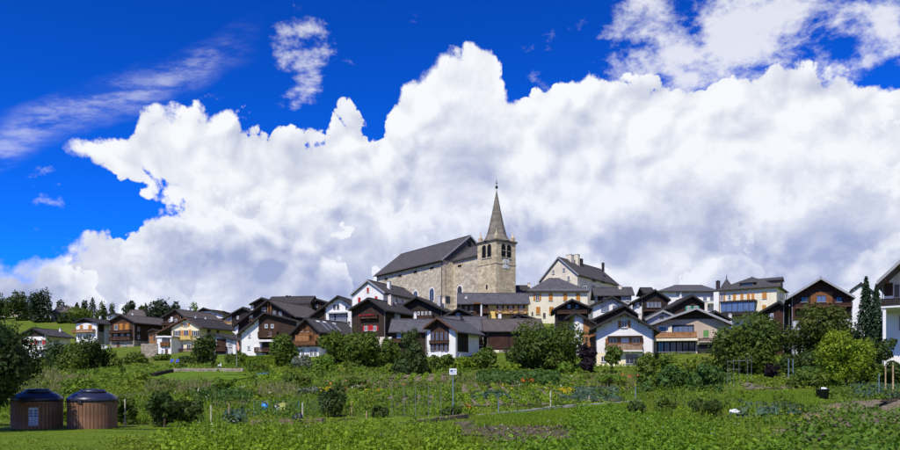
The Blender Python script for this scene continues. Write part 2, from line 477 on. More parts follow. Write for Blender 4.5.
# ------------------------------------------------------------------ houses
class House:
    T = 0.26

    def __init__(s, name, label, d, x0, x1, yb, roof, l, rot=0, axis='y', wall='plaster_white', upper=None, ys=None, rm='slate_dark',
                 trim='trim_dark', og=0.9, cat='house', hip=0.0, eave=0.7, ctrl=True, side=0.0):
        th = R(rot)
        c, sn = math.cos(th), math.sin(th)
        xc = ((x0 + x1) / 2 - CX) / F * d
        sol = lambda px: ((px - CX) * d - F * xc) / (F * c + (px - CX) * sn)
        u0, u1 = sol(x0), sol(x1)
        mid = (u0 + u1) / 2
        ox, oy = xc + mid * c, d - mid * sn
        s.w = u1 - u0
        s.l = l
        s.xl, s.xr = -s.w / 2, s.w / 2
        zb = EYE + (HY - yb) / F * oy
        s.root = empty(name, (ox, oy, zb), -th)
        tag(s.root, label, cat)
        s.M = Matrix.Translation((ox, oy, zb)) @ Matrix.Rotation(-th, 4, 'Z')
        s.Mi = s.M.inverted()
        s.cam_l = s.Mi @ Vector((0, 0, EYE))
        if ctrl:
            for u in (s.xl, s.xr):
                p = s.M @ Vector((u, -1.0, 0))
                CTRL.append((p.x, p.y, p.z - 0.15))
                p = s.M @ Vector((u, l, 0))
                CTRL.append((p.x, p.y, p.z + 0.5))
        z0 = -3.5
        T = s.T
        s.rm, s.trim, s.axis, s.og = rm, trim, axis, og
        if axis == 'y':
            (ul, zl), (ua, za), (ur, zr) = [s.on('f', roof[i], roof[i + 1], -og) for i in (0, 2, 4)]
            s.xl, s.xr = max(s.xl, ul + 0.15), min(s.xr, ur - 0.15)
            s.chain = ((ul, zl), (ua, za), (ur, zr))
            s.ridge_z, s.ridge_u = za, ua
            MB().prism([(ul, zl - T), (ua, za - T), (ur, zr - T), (ur, zr), (ua, za), (ul, zl)], -og, l + 0.5).build('roof', rm, s.root)
            MB().prism([(ua - 0.16, za + 0.0), (ua + 0.16, za + 0.0), (ua + 0.1, za + 0.09), (ua - 0.1, za + 0.09)], -og - 0.02, l + 0.52).build('ridge_cap', rm, s.root)
            for a, b in (((ul, zl), (ua, za)), ((ua, za), (ur, zr))):
                MB().prism([(a[0], a[1] - T - 0.08), (b[0], b[1] - T - 0.08), (b[0], b[1] + 0.05), (a[0], a[1] + 0.05)], -og - 0.07, -og - 0.003).build('barge_board', trim, s.root)
            for u, zt in ((ul, zl), (ur, zr)):              # gutters
                sg = -1 if u == ul else 1
                MB().tube((u + sg * 0.07, -og + 0.05, zt - T + 0.02), (u + sg * 0.07, l + 0.45, zt - T + 0.02), 0.07, n=6).build('gutter', 'trim_dark', s.root)
            low = [(s.xl, z0), (s.xr, z0)]
            top = [(s.xr, s.under(s.xr)), (ua, za - T - 0.01), (s.xl, s.under(s.xl))]
            if not (s.xl < ua < s.xr):
                top = [top[0], top[2]]
            # purlin ends under the overhang
            for k in (0.12, 0.5, 0.88):
                for a, b in ((s.xl, ua), (ua, s.xr)):
                    u = a + (b - a) * k
                    if s.xl < u < s.xr:
                        MB().box(u - 0.09, u + 0.09, -og + 0.1, 0.3, s.under(u) - 0.24, s.under(u) - 0.02).build('purlin', 'trim_brown' if trim != 'trim_dark' else 'trim_dark', s.root)
            if upper is None:
                MB().prism(low + top, 0, l).build('wall', wall, s.root)
            else:
                z1 = s.on('f', (x0 + x1) / 2, ys)[1]
                MB().prism(low + [(s.xr, z1), (s.xl, z1)], 0, l).build('lower_wall', wall, s.root)
                e = 0.05
                tp = [(s.xr + e, min(s.under(s.xr + e), s.under(s.xr))), top[1], (s.xl - e, min(s.under(s.xl - e), s.under(s.xl)))] if len(top) == 3 else [(s.xr, top[0][1]), (s.xl, top[1][1])]
                MB().prism([(s.xl - e, z1 - 0.1), (s.xr + e, z1 - 0.1)] + tp, -e, l + e).build('upper_wall', upper, s.root)
            for u, sg in ((s.xl, -1), (s.xr, 1)):
                MB().tube((u + sg * 0.12, -0.1, -3.0), (u + sg * 0.12, -0.1, s.under(u) - 0.1), 0.05, n=6).build('downpipe', 'trim_grey', s.root)
        else:
            rxl, rxr, ye, yr = roof
            ea = eave
            a0, ze = s.on('f', rxl, ye, -ea)
            a1, _ = s.on('f', rxr, ye, -ea)
            _, zr = s.on('f', (rxl + rxr) / 2, yr, l / 2)
            s.ridge_z, s.ridge_u = zr, 0
            ym, yb_ = l / 2, l + ea
            slope = (zr - ze) / (ym + ea)
            zw = ze + slope * ea
            s.ze = ze
            if hip:
                hl, hr = (hip, hip) if not isinstance(hip, tuple) else hip
                tv = [(a0, -ea, ze), (a1, -ea, ze), (a1, yb_, ze), (a0, yb_, ze), (a0 + hl, ym, zr), (a1 - hr, ym, zr)]
                bv = [(x, y, z - T) for x, y, z in tv]
                MB().add(tv + bv, [(0, 1, 5, 4), (1, 2, 5), (2, 3, 4, 5), (3, 0, 4), (6, 7, 11, 10), (7, 8, 11), (8, 9, 10, 11), (9, 6, 10),
                                   (0, 1, 7, 6), (1, 2, 8, 7), (2, 3, 9, 8), (3, 0, 6, 9)]).build('roof', rm, s.root)
                MB().prism([(0.0 + ym - 0.16, zr), (ym + 0.16, zr), (ym, zr + 0.1)], a0 + hl, a1 - hr, 'x').build('ridge_cap', rm, s.root)
                MB().box(s.xl, s.xr, 0, l, z0, zw - T - 0.01 if zw - T < zr - T else ze).build('wall', wall, s.root)
            else:
                MB().prism([(-ea, ze - T), (ym, zr - T), (yb_, ze - T), (yb_, ze), (ym, zr), (-ea, ze)], a0, a1, 'x').build('roof', rm, s.root)
                MB().prism([(ym - 0.16, zr), (ym + 0.16, zr), (ym, zr + 0.1)], a0 - 0.02, a1 + 0.02, 'x').build('ridge_cap', rm, s.root)
                for xx in (a0, a1):
                    sg = -1 if xx == a0 else 1
                    for p, q in (((-ea, ze), (ym, zr)), ((ym, zr), (yb_, ze))):
                        MB().prism([(p[0], p[1] - T - 0.05), (q[0], q[1] - T - 0.05), (q[0], q[1] + 0.04), (p[0], p[1] + 0.04)], *sorted((xx + sg * 0.003, xx + sg * 0.07)), 'x').build('barge_board', trim, s.root)
                MB().prism([(0, z0), (l, z0), (l, zw - T - 0.01), (ym, zr - T - 0.01), (0, zw - T - 0.01)], s.xl, s.xr, 'x').build('wall', wall, s.root)
            MB().tube((a0, -ea - 0.07, ze - T + 0.04), (a1, -ea - 0.07, ze - T + 0.04), 0.07, n=6).build('gutter', 'trim_dark', s.root)

    def under(s, u):
        (ul, zl), (ua, za), (ur, zr) = s.chain
        if u <= ua:
            z = zl + (za - zl) * (u - ul) / (ua - ul)
        else:
            z = za + (zr - za) * (u - ua) / (ur - ua)
        return z - s.T - 0.01

    def on(s, face, px, py, off=0.0):
        """where the pixel's ray meets a face of the house, in the house's own metres (along, up)"""
        dr = s.Mi.to_3x3() @ Vector(((px - CX) / F, 1, (HY - py) / F))
        o = s.cam_l
        if face == 'f':
            t = (off - o.y) / dr.y
            return o.x + dr.x * t, o.z + dr.z * t
        x = (s.xr + off) if face == 'r' else (s.xl - off)
        t = (x - o.x) / dr.x
        return o.y + dr.y * t, o.z + dr.z * t

    def rect(s, face, x0, y0, x1, y1):
        a0, z1 = s.on(face, x0, (y0 + y1) / 2)[0], s.on(face, (x0 + x1) / 2, y0)[1]
        a1, z0 = s.on(face, x1, (y0 + y1) / 2)[0], s.on(face, (x0 + x1) / 2, y1)[1]
        return min(a0, a1), max(a0, a1), z0, z1

    def fb(s, mb, face, a0, a1, z0, z1, d0, d1):
        if face == 'f':
            mb.box(a0, a1, -d1, -d0, z0, z1)
        elif face == 'r':
            mb.box(s.xr + d0, s.xr + d1, a0, a1, z0, z1)
        else:
            mb.box(s.xl - d1, s.xl - d0, a0, a1, z0, z1)
        return mb

    def win(s, face, x0, y0, x1, y1, style='p', m='trim_white', glass='glass', cols=2, b=0.055):
        a0, a1, z0, z1 = s.rect(face, x0, y0, x1, y1)
        w = a1 - a0
        t = 0.08
        if style == 'c':                                    # closed shutters
            par = None
            for k in (0, 1):
                q = MB()
                s.fb(q, face, a0 + k * w / 2 + 0.015, a0 + (k + 1) * w / 2 - 0.015, z0, z1, b, b + 0.06)
                for j in range(1, 4):
                    zz = z0 + (z1 - z0) * j / 4
                    s.fb(q, face, a0 + k * w / 2 + 0.06, a0 + (k + 1) * w / 2 - 0.06, zz - 0.03, zz + 0.03, b + 0.06, b + 0.075)
                q.build('shutter', m, s.root)
            q = MB()
            s.fb(q, face, a0 - 0.06, a1 + 0.06, z0 - 0.1, z0 - 0.01, 0.0, b + 0.12)
            q.build('window_sill', 'concrete', s.root)
            return
        fm = m if style in ('p', 'g') else 'trim_white'
        q = MB()
        s.fb(q, face, a0, a1, z0, z0 + t, 0.0, b + 0.05)
        s.fb(q, face, a0, a1, z1 - t, z1, 0.0, b + 0.05)
        s.fb(q, face, a0, a0 + t, z0 + t, z1 - t, 0.0, b + 0.05)
        s.fb(q, face, a1 - t, a1, z0 + t, z1 - t, 0.0, b + 0.05)
        for k in range(1, cols):
            x = a0 + w * k / cols
            s.fb(q, face, x - t / 2, x + t / 2, z0 + t, z1 - t, 0.0, b + 0.04)
        f = q.build('window', fm, s.root)
        for k in range(cols):
            xa, xb = a0 + w * k / cols + t / 2, a0 + w * (k + 1) / cols - t / 2
            s.fb(MB(), face, xa, xb, z0 + t, z1 - t, b - 0.03, b).build('pane', glass, f)
        q = MB()
        s.fb(q, face, a0 - 0.06, a1 + 0.06, z0 - 0.09, z0 - 0.004, 0.0, b + 0.13)
        q.build('sill', 'trim_grey', f)
        if style == 's':
            for xa, xb in ((a0 - w * 0.55, a0 - 0.02), (a1 + 0.02, a1 + w * 0.55)):
                q = MB()
                s.fb(q, face, xa, xb, z0, z1, b - 0.03, b + 0.04)
                for j in (1, 2, 3):
                    zz = z0 + (z1 - z0) * j / 4
                    s.fb(q, face, xa + 0.05, xb - 0.05, zz - 0.03, zz + 0.03, b + 0.04, b + 0.055)
                q.build('shutter', m, f)

    def panel(s, face, x0, y0, x1, y1, m, name='cladding', d1=0.045, d0=0.0):
        a0, a1, z0, z1 = s.rect(face, x0, y0, x1, y1)
        if face == 'f' and s.axis == 'y':               # cut to the roof line
            zz = lambda u: min(z1, s.under(u) - 0.02)
            us = [a1] + [a1 + (a0 - a1) * k / 12 for k in range(1, 12)] + [a0]
            if a0 < s.ridge_u < a1:
                us = sorted(us + [s.ridge_u], reverse=True)
            if min(zz(u) for u in us) < z1 and min(zz(u) for u in us) > z0 - 50:
                top = [(u, max(zz(u), z0 + 0.01)) for u in us]
                return MB().prism([(a0, z0), (a1, z0)] + top, -d1, -d0).build(name, m, s.root)
        return s.fb(MB(), face, a0, a1, z0, z1, d0, d1).build(name, m, s.root)

    def door(s, face, x0, y0, x1, y1, m='trim_brown'):
        a0, a1, z0, z1 = s.rect(face, x0, y0, x1, y1)
        q = MB()
        s.fb(q, face, a0 - 0.08, a0, z0, z1 + 0.08, 0, 0.12)
        s.fb(q, face, a1, a1 + 0.08, z0, z1 + 0.08, 0, 0.12)
        s.fb(q, face, a0, a1, z1, z1 + 0.08, 0, 0.12)
        f = q.build('door_frame', 'trim_grey', s.root)
        s.fb(MB(), face, a0, a1, z0, z1, 0, 0.06).build('door', m, f)

    def balcony(s, face, x0, yt, x1, yb, m='timber_brown', depth=1.15, gap=0.03, slab='trim_brown', bw=0.17, flowers=None):
        a0, a1, z0, z1 = s.rect(face, x0, yt, x1, yb)
        # the pixels are of the front of the railing: bring the outline to that plane
        k = 1 - depth / max(20.0, s.root.location.y)
        am = (a0 + a1) / 2
        q = MB()
        s.fb(q, face, a0, a1, z0, z0 + 0.16, 0.0, depth)
        bal = q.build('balcony', slab, s.root)
        q = MB()
        n = max(3, int((a1 - a0) / bw))
        st = (a1 - a0) / n
        for i in range(n):
            s.fb(q, face, a0 + i * st + gap / 2, a0 + (i + 1) * st - gap / 2, z0 + 0.2, z1 - 0.07, depth - 0.04, depth - 0.01)
        for e in (a0, a1 - 0.03):
            nn = max(2, int(depth / bw))
            for i in range(nn):
                s.fb(q, face, e, e + 0.03, z0 + 0.2, z1 - 0.07, i * depth / nn + 0.01, (i + 1) * depth / nn - 0.03)
        q.build('railing', m, bal)
        q = MB()
        s.fb(q, face, a0 - 0.03, a1 + 0.03, z1 - 0.07, z1, depth - 0.08, depth + 0.03)
        s.fb(q, face, a0 - 0.03, a0 + 0.05, z1 - 0.07, z1, 0, depth - 0.08)
        s.fb(q, face, a1 - 0.05, a1 + 0.03, z1 - 0.07, z1, 0, depth - 0.08)
        q.build('handrail', m, bal)
        nj = int((a1 - a0) / 3.0) + 2
        for i in range(nj):
            x = a0 + 0.06 + (a1 - a0 - 0.12) * i / (nj - 1)
            s.fb(MB(), face, x - 0.05, x + 0.05, z0 - 0.22, z0 - 0.004, 0.0, depth - 0.1).build('joist', slab, bal)
        if flowers:
            v = []
            for i in range(int((a1 - a0) * 12)):
                v.append((random.uniform(a0, a1), z1 + random.uniform(-0.12, 0.18), depth + random.uniform(0.0, 0.2)))
            q = MB()
            for a, z, dd in v:
                r = random.uniform(0.04, 0.09)
                s.fb(q, face, a - r, a + r, z - r, z + r, dd, dd + r)
            fl = q.build('window_box_flowers', flowers, bal)
            fl['kind'] = 'stuff'
        return bal

    def chimney(s, px, yt, yb, wpx=5, dep=None, m='plaster_white', cap='concrete'):
        dep = s.l * 0.4 if dep is None else dep
        u, zt = s.on('f', px, yt, dep)
        _, zb = s.on('f', px, yb, dep)
        w = max(0.5, wpx / F * (s.root.location.y + dep))
        ch = MB().box(u - w / 2, u + w / 2, dep - w / 2, dep + w / 2, zb - 1.6, zt - 0.12).build('chimney', m, s.root)
        q = MB().box(u - w / 2 - 0.07, u + w / 2 + 0.07, dep - w / 2 - 0.07, dep + w / 2 + 0.07, zt - 0.12, zt - 0.02)
        q.box(u - w / 4, u + w / 4, dep - w / 4, dep + w / 4, zt - 0.02, zt + 0.14)
        q.build('chimney_cap', cap, ch)
        return ch

    def roof_patch(s, px, py, w, l_, m, name='skylight', side='r', h=0.07):
        """a flat piece lying on a gable slope (axis y): px, py give the centre; w along the ridge, l_ down the slope"""
        (ul, zl), (ua, za), (ur, zr) = s.chain
        A, B = Vector((ua, 0, za)), (Vector((ur, 0, zr)) if side == 'r' else Vector((ul, 0, zl)))
        dn = (B - A).normalized()
        nn = Vector((-dn.z, 0, dn.x)) if side == 'r' else Vector((dn.z, 0, -dn.x))
        dr = s.Mi.to_3x3() @ Vector(((px - CX) / F, 1, (HY - py) / F))
        t = (A - s.cam_l).dot(nn) / dr.dot(nn)
        c = s.cam_l + dr * t
        c.y = min(max(c.y, 0.2), s.l - 0.2)
        yv = Vector((0, 1, 0))
        vs = []
        for k in (0.0, h):
            for a, b in ((-1, -1), (1, -1), (1, 1), (-1, 1)):
                vs.append(c + yv * (a * w / 2) + dn * (b * l_ / 2) + nn * k)
        MB().add(vs, [(0, 1, 2, 3), (4, 5, 6, 7), (0, 1, 5, 4), (1, 2, 6, 5), (2, 3, 7, 6), (3, 0, 4, 7)]).build(name, m, s.root)


H = House
# ---- the far left slope
h = H('chalet', 'brown house half hidden by dark trees at the left end of the ridge', 262, -6, 20, 317, (-10, 309, 7, 303, 24, 309), 9, 0, wall='plaster_old', upper='timber_brown', ys=311)
h.win('f', 1, 308, 4, 311), h.win('f', 14, 309, 17, 312)
h = H('ridge_house', 'dark low-roofed house between the ridge trees above the meadow', 250, 51, 68, 320, (50, 70, 312.5, 307.5), 8, 0, 'x', wall='plaster_white', rm='slate_brown')
h.win('f', 56, 314, 59, 317), h.win('f', 63, 314, 66, 317)
h.panel('f', 55, 313, 69, 320, 'timber_dark')
h = H('meadow_house', 'white house with red shutters and curved balconies behind the lone bushes, left slope', 190, 19, 45.5, 359, (16, 336, 32, 327.5, 48, 335.5), 9, 12, wall='plaster_white', rm='slate_grey')
h.panel('f', 20, 327, 44.5, 336.5, 'timber_dark', d1=0.06)
for x in (37.5, 25):
    h.win('f', x, 340, x + 5, 344.3, 's', 'shutter_red')
h.balcony('f', 35.5, 345.5, 46.5, 349.5, 'plaster_white', slab='plaster_white', gap=0.0)
h.win('f', 37.5, 350, 43, 354, 'p'), h.win('f', 24, 351, 29, 355, 'p')
h.balcony('f', 35, 354.5, 46, 357, 'plaster_white', slab='plaster_white', gap=0.0)
h.chimney(60.5, 328.5, 333, 1.6, 8)
h = H('villa', 'white two-storey house with orange shutters and a honey wood balcony, left slope', 215, 75, 97, 347, (73.5, 322, 83.5, 317.5, 98.8, 323.2), 10, 20, wall='plaster_white', rm='slate_dark')
h.panel('f', 76, 317, 96.5, 323, 'timber_dark')
h.win('f', 80, 325, 83, 328.8, 'c', 'shutter_orange'), h.win('f', 88.5, 325, 92, 329.5, 'c', 'shutter_orange')
h.balcony('f', 74.5, 329.5, 95.5, 332.6, 'timber_honey', slab='timber_honey', gap=0.06)
h.win('f', 86, 334, 91, 339), h.win('f', 78, 335, 82, 339)
h.panel('r', 98.3, 323, 104, 332, 'timber_dark'), h.panel('r', 98.3, 332, 104, 346, 'stone_wall', d1=0.03)
h.chimney(100.5, 316, 319, 1.7, 6)
h = H('cottage', 'small white cottage gable peeping out behind the big brown chalet', 246, 107, 116, 322, (106, 315, 112, 312.3, 118, 315), 8, 0, rm='slate_grey')
h.win('f', 110, 316, 112, 318.5)
h = H('roof_house', 'grey slate roofed house directly behind the big brown chalet', 236, 126, 150, 326, (123, 151, 318.5, 310), 9, 0, 'x', wall='timber_dark', rm='slate_brown')
h.win('f', 144, 320, 146, 323)
h.chimney(133, 313, 316, 1.4, 3)
h = H('chalet', 'big brown chalet with two timber balconies over a stone ground floor, left slope', 208, 110.5, 134, 349, (107.5, 321.3, 120, 314.2, 135.5, 322.5), 14, 26, wall='stone_wall', upper='timber_brown', ys=340.5, rm='slate_brown')
h.panel('f', 113.5, 323, 130, 331, 'timber_orange', d1=0.07)
h.win('f', 115, 325, 118, 330, b=0.1), h.win('f', 120, 323.8, 123, 330, 'c', 'shutter_orange', b=0.1), h.win('f', 125.5, 324.5, 129, 330, 'c', 'shutter_orange', b=0.1)
h.balcony('f', 112, 330.2, 132.5, 333, 'timber_brown', gap=0.05)
h.win('f', 114, 334, 117.5, 338.5), h.win('f', 121, 334, 124, 338.5), h.win('f', 127, 334, 130, 338.5)
h.balcony('f', 111.5, 336.8, 133, 340.2, 'timber_brown', gap=0.05)
h.door('f', 117, 342, 120, 347.5), h.win('f', 124.5, 342, 127.5, 346)
h.win('r', 137.5, 327, 139.5, 331), h.win('r', 137.5, 335, 139.5, 339)
h.panel('r', 143, 322, 148, 340, 'plaster_grey')
h.chimney(133, 313, 318, 1.5, 6)
h = H('shed', 'little tan plank shed above the stone retaining wall', 200, 149, 157, 342, (147.5, 331, 153, 328.5, 158.5, 331), 5, 0, wall='timber_honey', rm='slate_dark', cat='shed')
h.door('f', 153.5, 334, 155.5, 341)
# ---- round the cream house
h = H('chalet', 'dark brown chalet with wide gable rising behind the cream house', 205, 163.5, 180.5, 345, (160.5, 317.5, 174.7, 308.8, 184, 316.5), 14, 24, wall='timber_brown', rm='slate_brown')
h.win('f', 169, 319, 171.5, 322), h.win('f', 175, 319, 177.5, 322), h.panel('f', 172, 317, 174, 321.5, 'plaster_white', 'flue', d1=0.5)
h.balcony('f', 164, 322.5, 180, 325, 'timber_dark')
h.chimney(189.3, 307, 314, 2.6, 7), h.chimney(197, 311.5, 314.5, 1.5, 9)
h = H('villa', 'white house with dark roof on the skyline right of the cream house', 232, 199, 223, 327, (196.5, 311.3, 203, 307.6, 228.7, 315), 12, 0, rm='slate_dark', upper='timber_brown', ys=310.5)
for x in (202, 208, 214):
    h.win('f', x, 313.5, x + 2.6, 317.5)
h.balcony('f', 208, 318.6, 223, 320.8, 'timber_dark')
h = H('terrace_house', 'small house with an ochre balcony left of the dark chalet cluster', 208, 224, 237, 335, (222, 318.5, 229, 314.5, 240, 319.5), 8, 0, wall='plaster_old', rm='slate_dark')
h.balcony('f', 225, 321.3, 236.5, 324.5, 'timber_honey', slab='plaster_tan'), h.win('f', 228, 318.5, 232, 321.5)
h = H('cream_house', 'cream three-storey house with a yellow balcony and a white annex at its side', 185, 172, 199.5, 361, (155.5, 333, 185, 317.2, 202, 327.2), 12, 26, wall='plaster_cream', rm='slate_dark', trim='trim_brown')
h.win('f', 183.5, 323, 187.5, 326.4, 's', 'shutter_orange')
for x in (175.3, 194):
    h.win('f', x, 330.5, x + 3.6, 336, 's', 'timber_grey')
h.win('f', 184, 330, 188.7, 338.4, 's', 'shutter_orange')
h.balcony('f', 181.5, 336, 193.5, 339.8, 'plaster_yellow', slab='plaster_yellow', gap=0.05)
h.win('f', 175.5, 344.4, 178.5, 349), h.win('f', 181, 344, 183.8, 348.6), h.win('f', 187, 344.3, 191, 348.6)
h.balcony('f', 182, 348.6, 197, 352, 'timber_brown', gap=0.07)
h.win('f', 190, 353, 194, 357), h.panel('f', 172.3, 354.3, 183, 361, 'plaster_yellow', 'plinth', d1=0.06)
h.win('r', 207, 329.5, 210.5, 333.5, 'c', 'timber_brown'), h.win('r', 216.5, 330.5, 219, 333.5, 'c', 'timber_brown')
h.chimney(196, 316.5, 320, 1.8, 5), h.chimney(206, 317.5, 320, 1.5, 8)
h = H('annex', 'white annex with timber loggia beside the cream house', 183.6, 157, 171.4, 357, (156, 336.3, 164, 335.9, 171.9, 336.3), 9, 26, og=0.25, rm='concrete', trim='trim_white')
h.panel('f', 162, 338, 170, 346.5, 'timber_red', d1=0.05), h.win('f', 162.5, 338.3, 169.5, 341.7, 'g', 'timber_brown', b=0.1)
h.balcony('f', 161.5, 342, 170.5, 346.5, 'timber_orange', depth=0.5)
h.win('f', 161.5, 349.5, 163.6, 352.5), h.door('f', 165.5, 349, 168, 356)
h.panel('f', 158.5, 330, 171.2, 335.7, 'timber_brown', d1=0.02, d0=-0.6)
h = H('low_house', 'low house with a long grey roof and brick red wall behind the round bush', 163, 211, 236, 356, (194.5, 341.5, 210, 332.3, 243, 341.2), 9, 8, wall='plaster_grey', rm='slate_grey')
h.panel('f', 217, 338.7, 226, 354, 'timber_red'), h.panel('f', 211.2, 338.5, 215.5, 352, 'plaster_white')
h.win('f', 228.5, 343, 231.5, 347), h.panel('f', 233, 341, 235.8, 356, 'plaster_white')
h.balcony('f', 217, 346.5, 227, 351, 'timber_red', depth=0.8)
# ---- dark cluster left of the church
h = H('chalet', 'smallest dark chalet at the left end of the skyline cluster', 196, 232, 247, 335, (228.5, 314.5, 242.5, 307, 250, 311), 9, 12, wall='plaster_white', upper='timber_black', ys=329)
h.panel('f', 242.5, 311.5, 245, 316, 'plaster_white'), h.win('f', 237, 316, 239, 319)
h = H('chalet', 'dark chalet with small raised roof behind the big dark gable', 189, 252, 268, 330, (249, 304, 261.3, 297.5, 270, 301.3), 10, 10, wall='timber_black', rm='slate_dark')
h.panel('f', 250.8, 305, 253.5, 310, 'plaster_white')
h = H('long_house', 'long dark roofed house along the skyline with two short flues', 186, 268, 308, 325, (265.5, 310, 303.5, 296.6), 7, 8, 'x', wall='plaster_tan', rm='slate_dark', eave=0.6)
h.win('f', 302, 306, 304.5, 311), h.win('f', 305.3, 306, 307.3, 311)
h.chimney(287, 295.7, 299, 1.2, 3.4, 'trim_dark', 'trim_dark'), h.chimney(290, 296, 299, 1.2, 3.4, 'trim_dark', 'trim_dark')
h = H('chalet', 'big dark gable with white pillars and timber posts, below the skyline roofs', 171, 237, 290, 345, (232.5, 325.5, 267.3, 299.3, 296, 316.5), 16, 22, wall='timber_black', rm='slate_brown', og=1.2)
for x, y0, y1 in ((250, 314.8, 322), (235.8, 323.5, 334)):
    h.panel('f', x, y0, x + 2.9, y1, 'plaster_white', 'pillar', d1=0.3)
for x in (268, 270.8):
    h.panel('f', x, 302.5, x + 0.9, 313, 'timber_honey', 'post', d1=0.25)
h.win('f', 273, 311, 276, 316, 'p', 'trim_grey', 'glass_blue'), h.win('f', 279, 311.5, 282, 316, 'p', 'trim_grey', 'glass_blue')
h.win('f', 262, 307.5, 266, 311), h.balcony('f', 252, 318, 270, 321, 'timber_dark')
h = H('chalet', 'white walled chalet with dark timber front and long sloping roof, second row', 157, 241.5, 297, 361, (236.8, 334, 264, 311.8, 301.5, 321.3), 11, 6, wall='plaster_white', rm='slate_brown', og=1.0)
h.panel('f', 258.7, 313.5, 296.6, 340.5, 'timber_dark', d1=0.07), h.panel('f', 262, 340.8, 296.6, 361, 'timber_black', d1=0.05)
h.panel('f', 262, 323.5, 278.5, 338.5, 'timber_brown', d1=0.12)
h.win('f', 265, 324.3, 268, 328, b=0.15), h.win('f', 271, 324.3, 274, 328, b=0.15)
h.win('f', 268, 332, 272, 336.5, 's', 'timber_brown', b=0.15)
h.balcony('f', 259.5, 332, 278.5, 337.5, 'timber_brown', gap=0.05)
h.panel('f', 259, 340, 276, 342, 'plaster_white', 'awning', d1=1.5)
h.win('f', 248.2, 332.3, 250.6, 337.4), h.win('f', 247.5, 345.5, 250, 349.5)
h.balcony('f', 256, 347.5, 274, 352, 'timber_brown', gap=0.05)
h.win('f', 262, 353.5, 266, 359), h.win('f', 269, 353.5, 273, 359), h.panel('f', 254.3, 346.5, 257.5, 361, 'plaster_white', 'pillar', d1=0.4)
h = H('chalet', 'chalet with orange timber balcony and strips of rooflights, in front of the white one', 138, 291.5, 319, 364, (288.5, 334.3, 305.3, 317.6, 319.8, 331.8), 12, 28, wall='plaster_white', upper='timber_brown', ys=346, rm='slate_grey')
h.win('f', 301, 327.5, 304, 331.5, 'c', 'timber_orange'), h.win('f', 306.5, 327.5, 309.5, 331.5, 'c', 'timber_orange')
h.panel('f', 299, 332.3, 313, 343, 'timber_orange', d1=0.1)
h.balcony('f', 299, 335.3, 312.5, 343, 'timber_honey', gap=0.04, bw=0.28)
h.balcony('f', 291.6, 341.3, 319, 346, 'timber_orange', gap=0.03)
h.panel('f', 314.5, 334.5, 319.3, 341, 'timber_orange', d1=0.2)
for x in (295, 301.5, 310, 314):
    h.win('f', x, 348.5, x + 3.2, 356.5)
for (x, y) in ((318, 321.5), (324.5, 322.2), (334, 323.7)):
    h.roof_patch(x, y, 0.9, 0.5, 'trim_white', 'skylight')
for (x, y) in ((325, 326.5), (330.5, 327.2), (337, 327.5)):
    h.roof_patch(x, y, 0.55, 2.6, 'metal_grey', 'glass_strip')
h = H('chalet', 'small dark gable far back left of the white loggia house', 188, 311, 327, 325, (309, 305.8, 316.7, 298.8, 330, 303), 9, 14, wall='timber_dark', rm='slate_brown')
h.win('f', 315, 304.5, 318, 307.5, 'p', 'trim_grey', 'glass_blue')
h = H('villa', 'white gabled house with a deep blue-grey loggia, left of the church', 166, 326, 351.5, 338, (308.5, 316.5, 337.4, 295.6, 355, 307), 12, 14, wall='plaster_white', rm='slate_dark', og=1.1)
h.win('f', 333.4, 304.7, 335.6, 309, 'p', 'trim_dark', cols=1), h.win('f', 337, 304.7, 339.2, 309, 'p', 'trim_dark', cols=1), h.win('f', 345.6, 306.3, 347.6, 309, 'p', 'trim_dark', cols=1)
h.panel('f', 328.5, 312.3, 347.5, 313.6, 'plaster_grey', 'lintel', d1=0.9)
h.panel('f', 329, 313.6, 347.3, 325.5, 'shade_black', 'loggia', d1=0.03)  # flat black panel painted as the shade of the recess
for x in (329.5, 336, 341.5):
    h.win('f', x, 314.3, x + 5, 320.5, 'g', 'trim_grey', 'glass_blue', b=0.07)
h.balcony('f', 328.8, 321.5, 347.5, 326, 'trim_grey', slab='plaster_white', depth=0.6)
h.win('f', 348.3, 321.5, 350.2, 324, 'p', 'trim_dark', cols=1)
q = h.panel('f', 309.5, 312, 326, 338, 'timber_dark', 'side_wing', d1=0.0, d0=-6.0)
# ---- white house with red shutters and its neighbours under the church
h = H('tall_house', 'tall white gabled house with little red shutters left of the church nave', 153, 352.3, 383.2, 325, (350.3, 294.2, 367.3, 279.7, 384.8, 292.3), 15, 27, wall='plaster_white', rm='slate_grey', og=0.5, trim='trim_grey')
h.win('f', 367, 287.8, 369, 292.4, 'c', 'shutter_red'), h.win('f', 358.2, 297.5, 360.7, 302.5, 'c', 'shutter_red'), h.win('f', 375, 296.3, 377.5, 301.3, 'c', 'shutter_red')
h.win('f', 366, 297.3, 369, 301.5, 'p'), h.win('r', 388, 297, 390, 302), h.win('r', 395.5, 298, 397.5, 303), h.win('r', 401, 299, 403, 303)
h.chimney(389, 281.3, 289.5, 3.0, 5)
h = H('chalet', 'almost black chalet with red shutters and red window boxes, below the tall white house', 137, 352, 384.5, 348, (348.3, 309.3, 368, 297.6, 386.3, 310), 11, 26, wall='plaster_old', upper='timber_dark', ys=336.6, rm='slate_dark', og=1.2)
for x in (362.2, 366.5, 371, 375.5):
    h.win('f', x, 313.5, x + 2.6, 317.5, 'p', 'trim_dark')
h.balcony('f', 361, 315.5, 379, 318.6, 'timber_dark', flowers='flower_red', depth=0.8)
for x in (364.8, 373.6):
    h.win('f', x, 326, x + 3.0, 331, 's', 'shutter_red')
h.win('f', 369.4, 325, 373.0, 330.5, 'c', 'shutter_red')
h.win('f', 357, 339.5, 360, 343)
h.chimney(390.3, 295.5, 303.5, 3.4, 5, 'plaster_old'), h.chimney(395.5, 303, 308.5, 2.8, 9)
